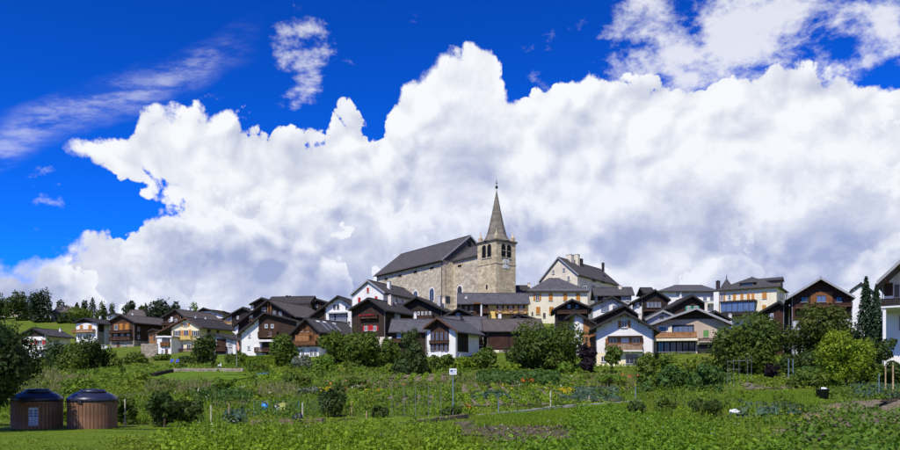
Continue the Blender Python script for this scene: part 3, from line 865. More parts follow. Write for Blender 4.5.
h.panel('r', 394, 312, 398, 325, 'plaster_grey', 'flue', d1=0.5)
h = H('chalet', 'wide black chalet with a row of pale window boxes below the church nave', 151, 404, 441, 336, (399.5, 306, 416, 296.4, 447.5, 311), 9, 18, wall='timber_black', rm='slate_dark', og=1.2)
for x in (417.6, 421.4, 425.2, 429):
    h.win('f', x, 311.6, x + 2.2, 315.6)
h.balcony('f', 414, 315.6, 434, 318.2, 'timber_dark', depth=0.9)
h.chimney(439.3, 296, 304, 3.2, 5, 'plaster_grey'), h.chimney(444, 297.5, 305, 3.0, 7, 'plaster_old')
h = H('low_barn', 'low barn with a plain blue-grey roof beside the black red-shuttered chalet', 129, 391, 429, 350, (388.5, 431.5, 331.5, 319.2), 6, 4, 'x', wall='timber_dark', rm='slate_blue')
h.balcony('f', 391.5, 338.5, 411, 342.5, 'timber_brown', depth=0.9), h.win('f', 397, 333.5, 401, 338), h.win('f', 405, 333.5, 409, 338)
h.panel('f', 388.8, 337, 392, 350, 'plaster_white', 'pillar', d1=0.4)
h.chimney(415.3, 312.5, 320.5, 2.6, 4)
h = H('chalet', 'black gable with low eaves in the middle of the village, below the nave end', 143, 443.5, 477, 335, (440.5, 317, 458.8, 307.6, 481, 317.3), 7, 6, wall='timber_black', rm='slate_dark', og=1.1)
h.win('f', 456, 313, 460, 316, 'p', 'trim_grey')
h = H('farmhouse', 'house with a wide blue-grey roof and timber balcony right of the white picture-window gable', 134, 450, 483, 358, (443.5, 488, 330, 316.6), 8, 0, 'x', wall='plaster_white', rm='slate_blue')
h.panel('f', 450.3, 331, 482.7, 348.3, 'timber_dark'), h.balcony('f', 468.5, 340.3, 481.5, 346.3, 'timber_brown', slab='trim_grey')
h.win('f', 470.5, 334.5, 475, 339, b=0.1), h.win('f', 477.3, 334.5, 480.3, 339, 'p', b=0.1), h.door('f', 471, 350, 474.5, 357.5), h.win('f', 476.5, 350, 480, 354)
h.chimney(461.5, 316, 320, 1.6, 2.5, 'trim_dark', 'trim_dark')
h = H('chalet', 'white gabled chalet with tall brown picture windows under a dark gable, centre front', 126, 426.8, 455.5, 364, (423, 327.5, 436.9, 317, 458, 331.3), 9, 30, wall='plaster_white', rm='slate_blue', og=1.1, trim='trim_brown')
h.panel('f', 428, 319.5, 453, 329.5, 'timber_dark', d1=0.03)
h.panel('f', 430.6, 329, 449, 351.3, 'timber_brown', d1=0.05)
for x in (431.4, 435.8, 440.2, 444.8):
    h.win('f', x, 331.5, x + 3.2, 340.8, 'p', 'timber_brown', 'glass_blue', b=0.09), h.win('f', x, 343.5, x + 3.2, 350.5, 'p', 'timber_brown', 'glass_blue', b=0.09)
h.balcony('f', 430.3, 340.2, 449.3, 343.2, 'timber_brown', depth=0.5)
h.win('f', 431.5, 354.3, 435.5, 361), h.win('f', 443.5, 354.5, 448, 358.3), h.panel('f', 436.5, 352, 442, 364, 'plaster_white', 'pillar', d1=0.2)
h.panel('r', 457.5, 332.5, 468, 352, 'timber_black', d1=0.08), h.win('r', 459.5, 354.5, 462, 358)
h = H('barn', 'wooden barn with a broad brownish-grey roof and red-brown doors, right of centre', 133, 487.5, 541, 366, (483.5, 545, 330.6, 319), 8, -2, 'x', wall='stone_wall', rm='slate_brown', cat='barn', trim='trim_dark')
h.panel('f', 487.7, 330, 540.7, 349.5, 'timber_black', d1=0.1)
h.panel('f', 489.5, 336, 508, 348.8, 'timber_red', 'barn_door', d1=0.16), h.panel('f', 510, 337, 524, 348.8, 'timber_red', 'barn_door', d1=0.16)
h.door('f', 501.5, 354, 509, 364, 'timber_red'), h.win('f', 503, 350.3, 506, 352, 'p', 'trim_brown', cols=1), h.panel('f', 488, 350, 499, 357, 'plaster_pale', 'render_patch', d1=0.03)
h = H('hut', 'little dark gable tucked between the barn roof and the yellow house', 142, 507.5, 537, 335, (504.5, 319.5, 518.3, 312.8, 540.5, 319.8), 4, 0, wall='timber_dark', rm='slate_dark', cat='hut')
h.win('f', 516, 316, 520.5, 318.8, 'p', 'trim_grey')
h = H('yellow_house', 'long yellow house with a blue-grey roof and flowery balcony below the tower', 147, 461, 528, 330, (457.6, 530, 303.4, 293.2), 6, 0, 'x', wall='plaster_yellow', rm='slate_blue', eave=0.9)
h.panel('f', 461.3, 304.5, 488, 318, 'timber_brown', d1=0.04)
for x in (464.5, 470, 482):
    h.win('f', x, 305.8, x + 3.2, 311.5, 'p', 'timber_brown', b=0.1)
h.panel('f', 473.5, 302.8, 480, 304.6, 'timber_orange', 'awning', d1=1.6), h.panel('f', 480.3, 305.5, 481.7, 318, 'plaster_white', 'pillar', d1=1.3)
h.balcony('f', 482, 308.6, 489, 313.6, 'timber_brown', depth=1.2)
for x in (498.5, 509, 519.5):
    h.win('f', x, 305.4, x + 3.4, 311.5, 's', 'timber_brown')
h.balcony('f', 495, 309.5, 526.5, 314.6, 'timber_honey', depth=1.2, gap=0.1)
h.panel('f', 498, 314, 501, 326, 'plaster_white', 'pillar', d1=1.2)
h.chimney(466, 296.5, 300.5, 1.6, 1.2, 'trim_white'), h.chimney(499.5, 294, 296, 1.5, 3, 'trim_dark', 'trim_dark')
h = H('link_house', 'low grey link roof between the tower and the cream hip-roofed house', 166, 516, 530, 312, (514.5, 531, 292, 285.5), 7, 0, 'x', wall='plaster_tan', rm='slate_dark')
h.chimney(529, 283, 288, 2.6, 3, 'plaster_old')
h = H('hipped_house', 'cream hip-roofed house with two rows of orange shutters right of the tower', 164, 528.7, 587.5, 326, (526.5, 589.5, 290.7, 278.3), 11, 0, 'x', wall='plaster_pale', rm='slate_blue', hip=6.0, eave=0.7)
h.win('f', 535.4, 293.2, 539, 300.6, 's', 'shutter_orange')
for x in (548.7, 563.2, 576.0):
    h.win('f', x, 293.2, x + 4.0, 300.6, 'c', 'shutter_orange')
for x in (536, 549.2):
    h.win('f', x, 306.8, x + 4.2, 314.3, 'c', 'shutter_orange')
h.win('f', 563.4, 306.8, 567.2, 314.3, 'c', 'shutter_orange')
h.win('f', 543, 313, 545.4, 317.6, 'p', 'trim_dark', cols=1), h.win('f', 531.5, 312, 533, 315, 'p', 'trim_dark', cols=1)
h.panel('f', 528.5, 289.3, 587.8, 291.6, 'trim_grey', 'eaves_band', d1=0.12)
h = H('manor', 'big old pale house with long slate roof and two chimneys behind the cream house', 189, 541.5, 577.5, 310, (538.5, 281.5, 558, 256.9, 578.6, 274.5), 25, 38, wall='plaster_old', rm='slate_grey', og=0.5, trim='trim_grey')
h.win('f', 552.3, 269.8, 554.7, 274), h.win('f', 562.8, 267.6, 565.4, 271.5), h.win('f', 567.5, 276, 570, 280.5), h.win('f', 583, 286, 587, 291)
for x, y in ((592, 278), (601.5, 279.3), (611, 280.6)):
    h.win('r', x, y, x + 3.2, y + 3.8, 'p', 'trim_dark')
for x, y in ((592, 286), (601.5, 287)):
    h.win('r', x, y, x + 3.2, y + 3.8, 'p', 'trim_dark')
h.chimney(570, 254.8, 261, 6.0, 6, 'plaster_old'), h.chimney(577, 254.5, 262, 4.2, 8.5, 'plaster_old'), h.chimney(581, 259, 263, 3, 10.5, 'trim_dark', 'trim_dark')
h.chimney(603, 263, 266, 2, 19, 'trim_dark', 'trim_dark')
h = H('stone_house', 'grey house with plain slate roof wedged below the big old pale house', 172, 597.5, 631.5, 318, (594, 634.5, 295.3, 287.4), 7.5, 6, 'x', wall='plaster_grey', rm='slate_grey')
h.panel('f', 597.7, 296, 621, 303, 'timber_black'), h.win('f', 626, 297.5, 629, 301)
h.chimney(620, 285.6, 290, 3.0, 3, 'plaster_old'), h.win('f', 603, 297.5, 606, 301, b=0.1)
h = H('villa', 'white house with blue-grey gable windows behind the dark double roof', 156, 593, 625, 324, (590, 305.2, 612, 295.8, 629, 305.3), 10, 4, wall='plaster_white', rm='slate_grey', og=1.0)
h.win('f', 601, 305.3, 609, 311.5, 'g', 'trim_grey', 'glass_blue', cols=3), h.win('f', 612.5, 305.3, 619, 311.5, 'g', 'trim_grey', 'glass_blue')
h.panel('f', 594, 296, 624.5, 304.3, 'plaster_grey', d1=0.05)
h = H('chalet', 'black barn-like chalet with open gallery left of the white balcony house', 143, 555.5, 588, 340, (551.5, 309.8, 572, 298.9, 592.6, 307.5), 10, 8, wall='timber_black', rm='slate_dark', og=1.2)
h.win('f', 567.5, 304.5, 570.5, 308, 'p', 'trim_grey', 'glass_blue'), h.win('f', 575.5, 304.5, 578.5, 308, 'p', 'trim_dark')
h.balcony('f', 557, 310.5, 587, 314, 'timber_dark')
h.win('f', 577, 315.5, 581, 319.5, 'p', 'trim_grey')
h = H('chalet', 'narrow house half white and half honey timber beside the big round tree', 130, 574.5, 594.5, 362, (565, 317.5, 575.5, 311.8, 597, 323.3), 9, 4, wall='plaster_white', rm='slate_dark', og=1.0)
h.panel('f', 583, 318, 594.3, 351, 'timber_honey', d1=0.08)
for x in (585.5, 590):
    h.win('f', x, 337, x + 2.0, 342, 'p', 'trim_dark', cols=1, b=0.1)
h.panel('f', 583, 333.2, 594.4, 334.2, 'trim_brown', 'ledge', d1=0.15)
h = H('chalet', 'dark wide gable showing only its roof edge above the white balcony house', 133, 596, 641, 345, (592, 319.3, 624.8, 304.4, 645, 318.8), 8, 0, wall='timber_black', rm='slate_dark', og=1.0)
h = H('gable_house', 'white gabled house with brown balcony and flower window, front row right of centre', 117, 596.8, 652.6, 371, (589.6, 328.6, 624.8, 311.2, 660.5, 330.5), 11, 11, wall='plaster_white', rm='slate_dark', og=1.6, trim='trim_dark')
h.win('f', 621.3, 320.6, 627.2, 327.8, 's', 'timber_honey')
h.panel('f', 607.3, 336, 642.5, 337.3, 'timber_brown', 'canopy', d1=0.9)
h.win('f', 609.5, 338, 617, 344, 's', 'timber_honey'), h.win('f', 632.5, 338, 639.5, 344, 's', 'timber_honey'), h.panel('f', 619.6, 338.4, 629.3, 343, 'trim_white', 'window_blind', d1=0.04)
h.balcony('f', 605.2, 343, 642.3, 351.8, 'timber_orange', slab='trim_white', gap=0.035)
h.win('f', 625.5, 354.3, 638, 363.8, 'g', 'trim_grey', 'glass', cols=3), h.win('f', 601, 356, 606, 362), h.win('f', 612, 356, 618, 362)
h.panel('f', 597, 352.6, 652.4, 371, 'plaster_cream', 'plinth', d1=0.03)
h.chimney(640, 314, 321, 3, 6, 'plaster_old')
# ---- right of centre
h = H('chalet', 'tall black house with a row of four pale windows, right of centre', 152, 642.5, 668, 326, (630.5, 302.3, 655.3, 289.3, 670.8, 299.2), 9, 8, wall='timber_black', rm='slate_dark', og=0.8)
for x in (646.8, 650.6, 654.4, 658.2):
    h.win('f', x, 302.2, x + 2.7, 307, 'p', 'trim_grey', 'glass_blue', cols=1)
h.panel('f', 634.5, 306, 642.3, 315, 'plaster_white', 'side_wing', d1=-0.4, d0=-4.0), h.panel('f', 634.5, 300.8, 642.3, 306, 'timber_grey', 'side_wing', d1=-0.4, d0=-4.0)
h.win('f', 636, 303, 639, 305.8, b=-0.3), h.balcony('f', 643, 308.5, 667.5, 311.3, 'timber_black', depth=0.9)
h = H('lodge', 'small black ridge roof just behind the tall black house', 166, 645, 654, 312, (643.5, 655.5, 292.5, 287.6), 5, 0, 'x', wall='timber_black')
h = H('school', 'long pale house with a low blue-grey hip roof on the right skyline', 173, 662, 717, 322, (658, 720, 290.6, 285.2), 11, 0, 'x', wall='plaster_white', rm='slate_blue', hip=(6, 2), eave=0.9)
h.panel('f', 676, 292, 716.5, 296.5, 'plaster_grey', d1=0.04)
for x in (686, 694.5, 703, 710):
    h.win('f', x, 297, x + 3.6, 302, 'p', 'trim_grey', 'glass_blue')
h.panel('f', 679, 291.5, 681, 310, 'trim_white', 'pillar', d1=0.5), h.balcony('f', 695, 301.5, 718, 304, 'trim_white', slab='trim_white', depth=1.4)
h = H('chalet', 'dark gable with bright teal shutters above the wide tan house', 141, 671, 706, 326, (667.5, 308, 692.7, 294.6, 709.3, 305.6), 9, 0, wall='timber_dark', rm='slate_dark', og=0.9)
h.win('f', 687, 306, 690, 310.5, 's', 'shutter_teal'), h.win('f', 694.5, 306, 697.5, 310.5, 's', 'shutter_teal')
h = H('gable_house', 'grey gable with pale roof edge squeezed left of the wide tan house', 133, 647.5, 671, 340, (644.5, 319.5, 663, 310, 675, 315.3), 7, 0, wall='plaster_grey', rm='slate_grey', og=0.6, trim='trim_grey')
h.win('f', 660, 316, 664, 319, 'p', 'trim_dark')
h = H('hut', 'small dark roof behind the right shoulder of the wide tan house', 136, 709, 728, 330, (705.5, 318.5, 715.5, 310.6, 732, 319), 6, 0, wall='timber_black', cat='hut')
h.chimney(729.8, 314, 321, 2.8, 1.0)
h = H('wide_house', 'wide tan house with honey balcony, green shutters and dark ground floor, front right', 124, 655, 729.5, 360, (651.3, 323.3, 696.5, 307.5, 733, 323.2), 11, 14, wall='plaster_tan', rm='slate_grey', og=1.5, trim='trim_grey')
h.panel('f', 655.5, 305, 729, 319.3, 'timber_dark', d1=0.04)
h.panel('f', 672.3, 324.8, 694, 333, 'shade_black', 'loggia', d1=0.03), h.win('f', 673, 326, 693.3, 333, 'g', 'trim_dark', 'glass_blue', cols=4, b=0.07)  # black panel gives the loggia its shade by colour
h.panel('f', 657, 326, 667.5, 334, 'plaster_white', d1=0.05), h.win('f', 659, 327, 666, 331.5, 'p', 'trim_dark', b=0.1)
h.panel('f', 668, 326, 671.8, 334, 'plaster_pale', 'pillar', d1=0.4)
h.win('f', 703.3, 330.2, 708.8, 337, 'c', 'shutter_green'), h.win('f', 717, 330.2, 722.5, 337, 'c', 'shutter_green')
h.balcony('f', 654, 332.5, 696, 338.8, 'timber_honey', gap=0.02, depth=1.5), h.panel('f', 652.5, 339.0, 696.5, 341.2, 'plaster_pale', 'balcony_slab', d1=1.6)
h.balcony('f', 698.5, 338.5, 713.5, 342.5, 'timber_red', gap=0.06, depth=1.0, slab='concrete')
h.panel('f', 657, 341.5, 695.5, 353, 'shade_black', 'garage_bay', d1=0.03), h.panel('f', 697.5, 344.5, 727, 356.5, 'shade_black', 'garage_bay', d1=0.03)
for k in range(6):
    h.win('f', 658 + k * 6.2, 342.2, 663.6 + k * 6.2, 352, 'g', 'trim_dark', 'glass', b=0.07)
h.panel('f', 698.5, 346, 716, 356, 'trim_dark', 'garage_door', d1=0.07)
h.chimney(706, 301.5, 310, 2.2, 8, 'plaster_old')
h = H('mansion', 'stately pale house with hipped dormer roof and glazed veranda, right skyline', 164, 716.5, 776.5, 330, (714.5, 779.5, 290.3, 277.4), 12, 34, 'x', wall='plaster_pale', rm='slate_grey', hip=7.0, eave=0.8)
for x in (720.5, 733, 740.5, 747, 751.5):
    h.win('f', x, 293.2, x + 3.0, 301, 's' if x < 730 or x > 760 else 'c', 'shutter_orange')
h.win('f', 762.3, 291.8, 767, 298.6, 'c', 'shutter_orange'), h.win('f', 762.3, 305, 766.3, 311, 'c', 'shutter_orange'), h.win('f', 728, 294, 731, 300.5)
h.win('r', 780, 292.5, 782, 299, 'p', 'trim_grey'), h.win('r', 785.5, 294, 787.5, 300, 'p', 'trim_grey')
h.panel('f', 722.7, 301.5, 757.5, 303.4, 'trim_dark', 'veranda_roof', d1=3.0), h.panel('f', 723.2, 312.6, 757, 316, 'trim_dark', 'veranda_base', d1=2.8)
for k in range(6):
    a0, a1, z0, z1 = h.rect('f', 723.3 + k * 5.65, 303.5, 728.6 + k * 5.65, 312.5)
    pn = h.fb(MB(), 'f', a0, a1, z0, z1, 2.68, 2.72).build('veranda_pane', 'glass_blue', h.root)
    h.fb(MB(), 'f', a1, a1 + 0.1, z0, z1, 2.64, 2.8).build('veranda_post', 'trim_dark', h.root)
h.panel('f', 714.8, 292.5, 720, 316, 'plaster_white', 'wall_pier', d1=1.2)
for xc_, yt, yb_, wd, dep in ((747.5, 280.2, 287.2, 15, 0.6),):
    a0, z1 = h.on('f', xc_ - wd / 2, yt, dep)
    a1, z0 = h.on('f', xc_ + wd / 2, yb_, dep)
    dm = MB().box(a0 + 0.3, a1 - 0.3, dep, dep + 4, z0 - 0.4, z1 - 0.7).build('dormer', 'timber_grey', h.root)
    MB().add([(a0 - .2, dep - .4, z1 - .75), (a1 + .2, dep - .4, z1 - .75), (a1 - .9, dep + 1.2, z1), (a0 + .9, dep + 1.2, z1), (a1 + .2, dep + 5, z1 - .75), (a0 - .2, dep + 5, z1 - .75), (a1 - .9, dep + 5, z1), (a0 + .9, dep + 5, z1)],
             [(0, 1, 2, 3), (1, 4, 6, 2), (0, 3, 7, 5), (3, 2, 6, 7), (0, 5, 4, 1), (4, 5, 7, 6)]).build('dormer_roof', 'slate_grey', dm)
    for k in range(4):
        xa = a0 + 0.5 + (a1 - a0 - 1.0) * k / 4
        MB().box(xa, xa + (a1 - a0 - 1.0) / 4 - 0.12, dep - 0.04, dep - 0.003, z0 - 0.1, z1 - 0.95).build('dormer_pane', 'glass', dm)
rz_ = h.ze
dm = MB().box(h.xr - 3.4, h.xr + 0.2, 4.2, 7.6, rz_, rz_ + 2.0).build('dormer', 'timber_grey', h.root)
MB().prism([(3.7, rz_ + 1.95), (8.1, rz_ + 1.95), (5.9, rz_ + 2.9)], h.xr - 5.5, h.xr + 0.5, 'x').build('dormer_roof', 'slate_grey', dm)
u_, z_ = h.on('f', 726, 289, 1.0)
tr = MB().lathe([(1.6, 0.0), (1.5, 0.35), (0.95, 1.2), (0.45, 2.0), (0.12, 2.5), (0.05, 2.9)], 10, (u_, 1.6, z_)).build('turret_roof', 'slate_grey', h.root)
MB().lathe([(0.05, 2.8), (0.16, 3.0), (0.05, 3.2), (0.03, 3.7)], 6, (u_, 1.6, z_)).build('finial', 'trim_dark', tr)
h.chimney(718, 281, 291, 3.4, 2.0, 'trim_dark', 'trim_dark')
h = H('chalet', 'reddish timber house with a white corner wall between two big trees', 119, 763, 783, 350, (757, 313, 778.7, 300.9, 793, 308.3), 11, 34, wall='timber_red', rm='slate_dark', og=0.9)
h.win('f', 768.5, 313.5, 773.5, 319.5, 'p', 'trim_white', 'glass_blue')
h.panel('r', 783.3, 304, 790, 349, 'plaster_white', d1=0.05)
h = H('chalet', 'broad brown gable with an orange boarded centre bay above the big right-hand tree', 110, 793, 851, 350, (786.3, 297.8, 821, 277.2, 855, 296.2), 12, 24, wall='plaster_grey', upper='timber_red', ys=319, rm='slate_brown', og=1.4, trim='trim_grey')
h.panel('f', 810.6, 292.5, 832.3, 312, 'timber_orange', d1=0.12), h.win('f', 816.3, 295.6, 826.2, 302, 'p', 'trim_brown', 'glass_blue', b=0.16)
h.win('f', 801, 297, 808, 302, 'p', 'trim_dark', b=0.1), h.win('f', 836, 297, 842, 302, 'p', 'trim_dark', b=0.1)
h.balcony('f', 795, 304, 852, 308, 'timber_red', depth=1.0)
h = H('villa', 'narrow white gable showing between the broad brown gable and the spruces', 134, 851.5, 872, 340, (850, 290.3, 861, 282.6, 876, 292.5), 8, 28, wall='plaster_white', rm='slate_grey', og=0.4)
h.win('f', 863, 294, 866, 299)
h = H('villa', 'near white house with deep eaves and dark balcony cut by the right photo edge', 72, 884, 955, 359, (876.5, 281.5, 919, 243, 965, 283), 12, 36, wall='plaster_white', rm='slate_grey', og=4.4, trim='trim_grey')  # roof overhang stretched so the eaves shade the wall below
h.panel('f', 884.3, 283, 893, 296, 'timber_dark', d1=0.04), h.win('f', 894.5, 285, 899.5, 297, 'g', 'trim_brown'), h.win('f', 903, 285, 912, 297, 'g', 'trim_brown')  # first panel: shade of a recess put in as flat dark timber colour
h.balcony('f', 884.5, 300.5, 957, 309.5, 'timber_black', slab='plaster_white', depth=4.0, gap=0.01)  # depth enlarged so the slab shades the lower wall
for x in (886, 915, 950):
    h.panel('f', x, 309.8, x + 3, 359, 'plaster_white', 'post', d0=3.55, d1=3.85)  # added posts carrying the enlarged balcony
h.win('f', 905, 315, 915, 330, 's', 'timber_brown'), h.win('f', 925, 315, 935, 330, 's', 'timber_brown')


# ------------------------------------------------------------------ church
def arch(mb, fb, a0, a1, z0, z1, d0, d1, face):
    """an upright round-headed panel"""
    r = (a1 - a0) / 2
    c = (a0 + a1) / 2
    pts = [(a0, z0), (a1, z0)] + [(c + r * math.cos(t * math.pi / 8), z1 - r + r * math.sin(t * math.pi / 8)) for t in range(9)]
    if face[0] == 'f':
        mb.prism(pts, face[1] - d1, face[1] - d0, 'y')
    elif face[0] == 'l':
        mb.prism(pts, face[1] - d1, face[1] - d0, 'x')
    return mb


ch = H('church', 'pale stone village church with slate roof, bell tower and pointed spire', 169.9, 443, 496.4, 305,
       (441.5, 259.5, 470.4, 235.3, 498.5, 266.5), 30.3, -36.8, wall='stone_church', rm='slate_church', og=0.5, trim='trim_grey', cat='church')
ch.root.name = 'church'
root = ch.root
# dark slate-hung gable over the choir
(ul, zl), (ua, za), (ur, zr) = ch.chain
zg = ch.under(ch.xl) + 0.05
MB().prism([(ch.xl + 0.05, zg - 0.4), (ch.xr - 0.05, zg - 0.4), (ch.xr - 0.05, ch.under(ch.xr) - 0.02), (ua, za - 0.36), (ch.xl + 0.05, zg - 0.07)], -0.12, -0.003).build('gable_cladding', 'slate_church', root)
MB().box(ua - 0.5, ua + 0.5, -0.2, -0.125, za - 2.6, za - 1.5).build('gable_louvre', 'shade_black', root)
MB().box(ch.xl - 0.16, ch.xl + 0.55, -0.16, 0.6, -3.5, zg - 0.45).build('corner_pier', 'stone_church', root)
MB().tube((ch.xl - 0.28, 0.1, -3), (ch.xl - 0.28, 0.1, zg - 0.5), 0.09, n=6).build('drainpipe', 'trim_dark', root)
# string of dark eaves along the nave
MB().box(ch.xl - 0.45, ch.xl - 0.02, 0.2, 30.1, zg - 0.75, zg - 0.35).build('eaves_cornice', 'slate_church', root)
for px, py in ((386.5, 279), (400.2, 275.9), (415.5, 272), (431.9, 268.2)):
    a, z = ch.on('l', px, py)
    f = MB().box(ch.xl - 0.06, ch.xl, a - 1.0, a + 1.0, z - 0.45, z + 0.45).build('window', 'stone_tower', root)
    MB().box(ch.xl - 0.09, ch.xl - 0.062, a - 0.75, a + 0.75, z - 0.28, z + 0.28).build('pane', 'shade_black', f)
for px, y0, y1, hw in ((415.7, 291, 301, 0.85), (431.9, 288.3, 301, 0.85)):
    a, z1 = ch.on('l', px, y0)
    _, z0 = ch.on('l', px, y1)
    f = arch(MB(), None, a - hw - 0.3, a + hw + 0.3, z0 - 0.3, z1 + 0.3, 0.0, 0.06, ('l', ch.xl)).build('arched_window', 'plaster_white', root)
    arch(MB(), None, a - hw, a + hw, z0, z1, 0.062, 0.09, ('l', ch.xl)).build('pane', 'glass', f)
    MB().box(ch.xl - 0.12, ch.xl - 0.092, a - 0.05, a + 0.05, z0, z1).build('mullion', 'trim_grey', f)
# choir
cxl, cxr, cl = ch.xl + 3.1, ch.xr - 3.1, 9.5
ze, zrg = zg - 0.1, zg + 3.6
cm = (cxl + cxr) / 2
cw = MB().prism([(cxl, -3.5), (cxr, -3.5), (cxr, ze), (cxl, ze)], -cl, -0.02).build('choir_wall', 'stone_church', root)
MB().add([(cxl - .5, -cl - .5, ze - .1), (cxr + .5, -cl - .5, ze - .1), (cxr + .5, -0.13, ze - .1), (cxl - .5, -0.13, ze - .1), (cm, -0.13, zrg), (cm, -cl + 4, zrg),
          (cxl - .5, -cl - .5, ze - .4), (cxr + .5, -cl - .5, ze - .4), (cxr + .5, -0.13, ze - .4), (cxl - .5, -0.13, ze - .4)],
         [(0, 1, 5), (1, 2, 4, 5), (3, 0, 5, 4), (2, 3, 4), (0, 6, 7, 1), (1, 7, 8, 2), (3, 9, 6, 0), (6, 9, 8, 7), (2, 8, 9, 3)]).build('choir_roof', 'slate_church', root)
sx = ch.xl
ch.xl = cxl
a, z1 = ch.on('l', 459.8, 286)
_, z0 = ch.on('l', 459.8, 303)
f = arch(MB(), None, a - 1.15, a + 1.15, z0 - 0.3, z1 + 0.3, 0.0, 0.06, ('l', cxl)).build('arched_window', 'plaster_white', cw)
arch(MB(), None, a - 0.85, a + 0.85, z0, z1, 0.062, 0.09, ('l', cxl)).build('pane', 'glass', cw)
a, z = ch.on('l', 459.8, 266)
MB().box(cxl - 0.06, cxl, a - 0.95, a + 0.95, z - 0.42, z + 0.42).build('window', 'stone_tower', cw)
MB().box(cxl - 0.09, cxl - 0.062, a - 0.7, a + 0.7, z - 0.26, z + 0.26).build('pane', 'shade_black', cw)
ch.xl = sx
a, z = ch.on('f', 447.2, 299.5)
MB().box(a - 0.75, a + 0.75, -0.1, -0.003, z - 0.8, z + 0.8).build('window', 'glass', root)
# tower: its own square plan, set in the church's frame
TD = 153.2                                                     # distance to the near edge of the tower
TC = at(496.6, 300, TD + 4.3)
tw_rot = R(40)
S2 = 3.02
zc = EYE + (HY - 239.5) / F * TD
Mt = ch.Mi @ Matrix.Translation((TC.x, TC.y, 0)) @ Matrix.Rotation(tw_rot, 4, 'Z')


def tpart(mb, name, m, parent=root):
    mb.v = [tuple(Mt @ Vector(v)) for v in mb.v]
    return mb.build(name, m, parent)


tower = tpart(MB().box(-S2, S2, -S2, S2, 14, zc), 'tower', 'stone_tower')
q = MB()
for sx_ in (-1, 1):
    for sy_ in (-1, 1):
        q.box(sx_ * S2 - 0.28, sx_ * S2 + 0.28, sy_ * S2 - 0.28, sy_ * S2 + 0.28, 14, zc - 0.05)
tpart(MB().box(-S2 - .12, S2 + .12, -S2 - .12, S2 + .12, zc - 5.1, zc - 4.85), 'string_course', 'stone_tower', tower)
tpart(MB().box(-S2 - .35, S2 + .35, -S2 - .35, S2 + .35, zc, zc + .22).box(-S2 - .2, S2 + .2, -S2 - .2, S2 + .2, zc - .25, zc - 0.003), 'cornice', 'stone_spire', tower)
for fc in ('f', 'l'):
    for c_ in (-0.85, 0.85):
        z0, z1 = zc - 3.55, zc - 0.65
        if fc == 'f':
            f = tpart(arch(MB(), None, c_ - .83, c_ + .83, z0, z1 + .15, 0, .05, ('f', -S2)), 'belfry_surround', 'stone_church', tower)
            tpart(arch(MB(), None, c_ - .64, c_ + .64, z0, z1, .053, .08, ('f', -S2)), 'belfry_dark_panel', 'shade_black', tower)  # flat panel on the wall, coloured as the shade of an opening
        else:
            f = tpart(arch(MB(), None, c_ - .83, c_ + .83, z0, z1 + .15, 0, .05, ('l', -S2)), 'belfry_surround', 'stone_church', tower)
            tpart(arch(MB(), None, c_ - .64, c_ + .64, z0, z1, .053, .08, ('l', -S2)), 'belfry_dark_panel', 'shade_black', tower)
    q = MB()
    if fc == 'f':
        q.box(-1.6, 1.6, -S2 - .18, -S2 - .003, zc - 3.75, zc - 3.56)
        q.box(-1.3, 1.3, -S2 - .14, -S2 - .09, zc - 2.2, zc - 2.1)
    else:
        q.box(-S2 - .18, -S2 - .003, -1.6, 1.6, zc - 3.75, zc - 3.56)
    tpart(q, 'belfry_sill', 'stone_church', tower)
dial = tpart(MB().box(-.85, .85, -S2 - .1, -S2 - .003, zc - 6.0, zc - 4.0), 'clock', 'trim_white', tower)
q = MB()
for k in range(12):
    a = k * math.pi / 6
    q.box(.68 * math.sin(a) - .06, .68 * math.sin(a) + .06, -S2 - .13, -S2 - .103, zc - 5 + .78 * math.cos(a) - .08, zc - 5 + .78 * math.cos(a) + .08)
q.box(-.05, .05, -S2 - .16, -S2 - .132, zc - 5, zc - 4.45)
q.prism([(0, zc - 5.05), (.42, zc - 5.3), (.45, zc - 5.2), (0, zc - 4.95)], -S2 - .16, -S2 - .132)
tpart(q, 'clock_hands', 'trim_dark', dial)
tpart(MB().box(-S2 - .05, -S2 - .003, -.25, .25, zc - 10.6, zc - 9.6), 'slit_window', 'shade_black', tower)
# spire: eight sides, flared foot
ztop = EYE + (HY - 190.5) / F * (TD + 4.3)
hs = ztop - zc
tpart(MB().lathe([(S2 * 1.22, .2), (S2 * .93, hs * .07), (S2 * .74, hs * .15), (S2 * .57, hs * .32), (S2 * .34, hs * .58), (.07, hs)], 8, (0, 0, zc)), 'spire', 'stone_spire')
q = MB()
for sx_ in (-1, 1):
    for sy_ in (-1, 1):
        pn = MB().box(sx_ * 2.55 - .38, sx_ * 2.55 + .38, sy_ * 2.55 - .38, sy_ * 2.55 + .38, zc + .2, zc + 1.1)
        pn.lathe([(.46, 1.1), (.3, 1.3), (.12, 2.0), (.03, 2.7)], 6, (sx_ * 2.55, sy_ * 2.55, zc))
        tpart(pn, 'pinnacle', 'stone_tower', tower)
for a in (0, math.pi / 2, math.pi, -math.pi / 2):                # small spire lucarnes
    x, y = math.cos(a) * 2.0, math.sin(a) * 2.0
    tpart(MB().lathe([(.42, .6), (.42, 1.5), (.05, 2.2)], 4, (x, y, zc)), 'lucarne', 'stone_spire', tower)
cr = MB().lathe([(.05, hs - .2), (.05, hs + .35), (.26, hs + .5), (.34, hs + .75), (.22, hs + 1.0), (.05, hs + 1.1), (.045, hs + 2.3)], 8, (0, 0, zc))
tpart(cr, 'orb', 'trim_dark')
q = MB().box(-.4, .4, -.045, .045, zc + hs + 1.6, zc + hs + 1.69)
q.box(-.045, .045, -.046, .046, zc + hs + 1.1, zc + hs + 2.4)
tpart(q, 'cross', 'trim_dark')


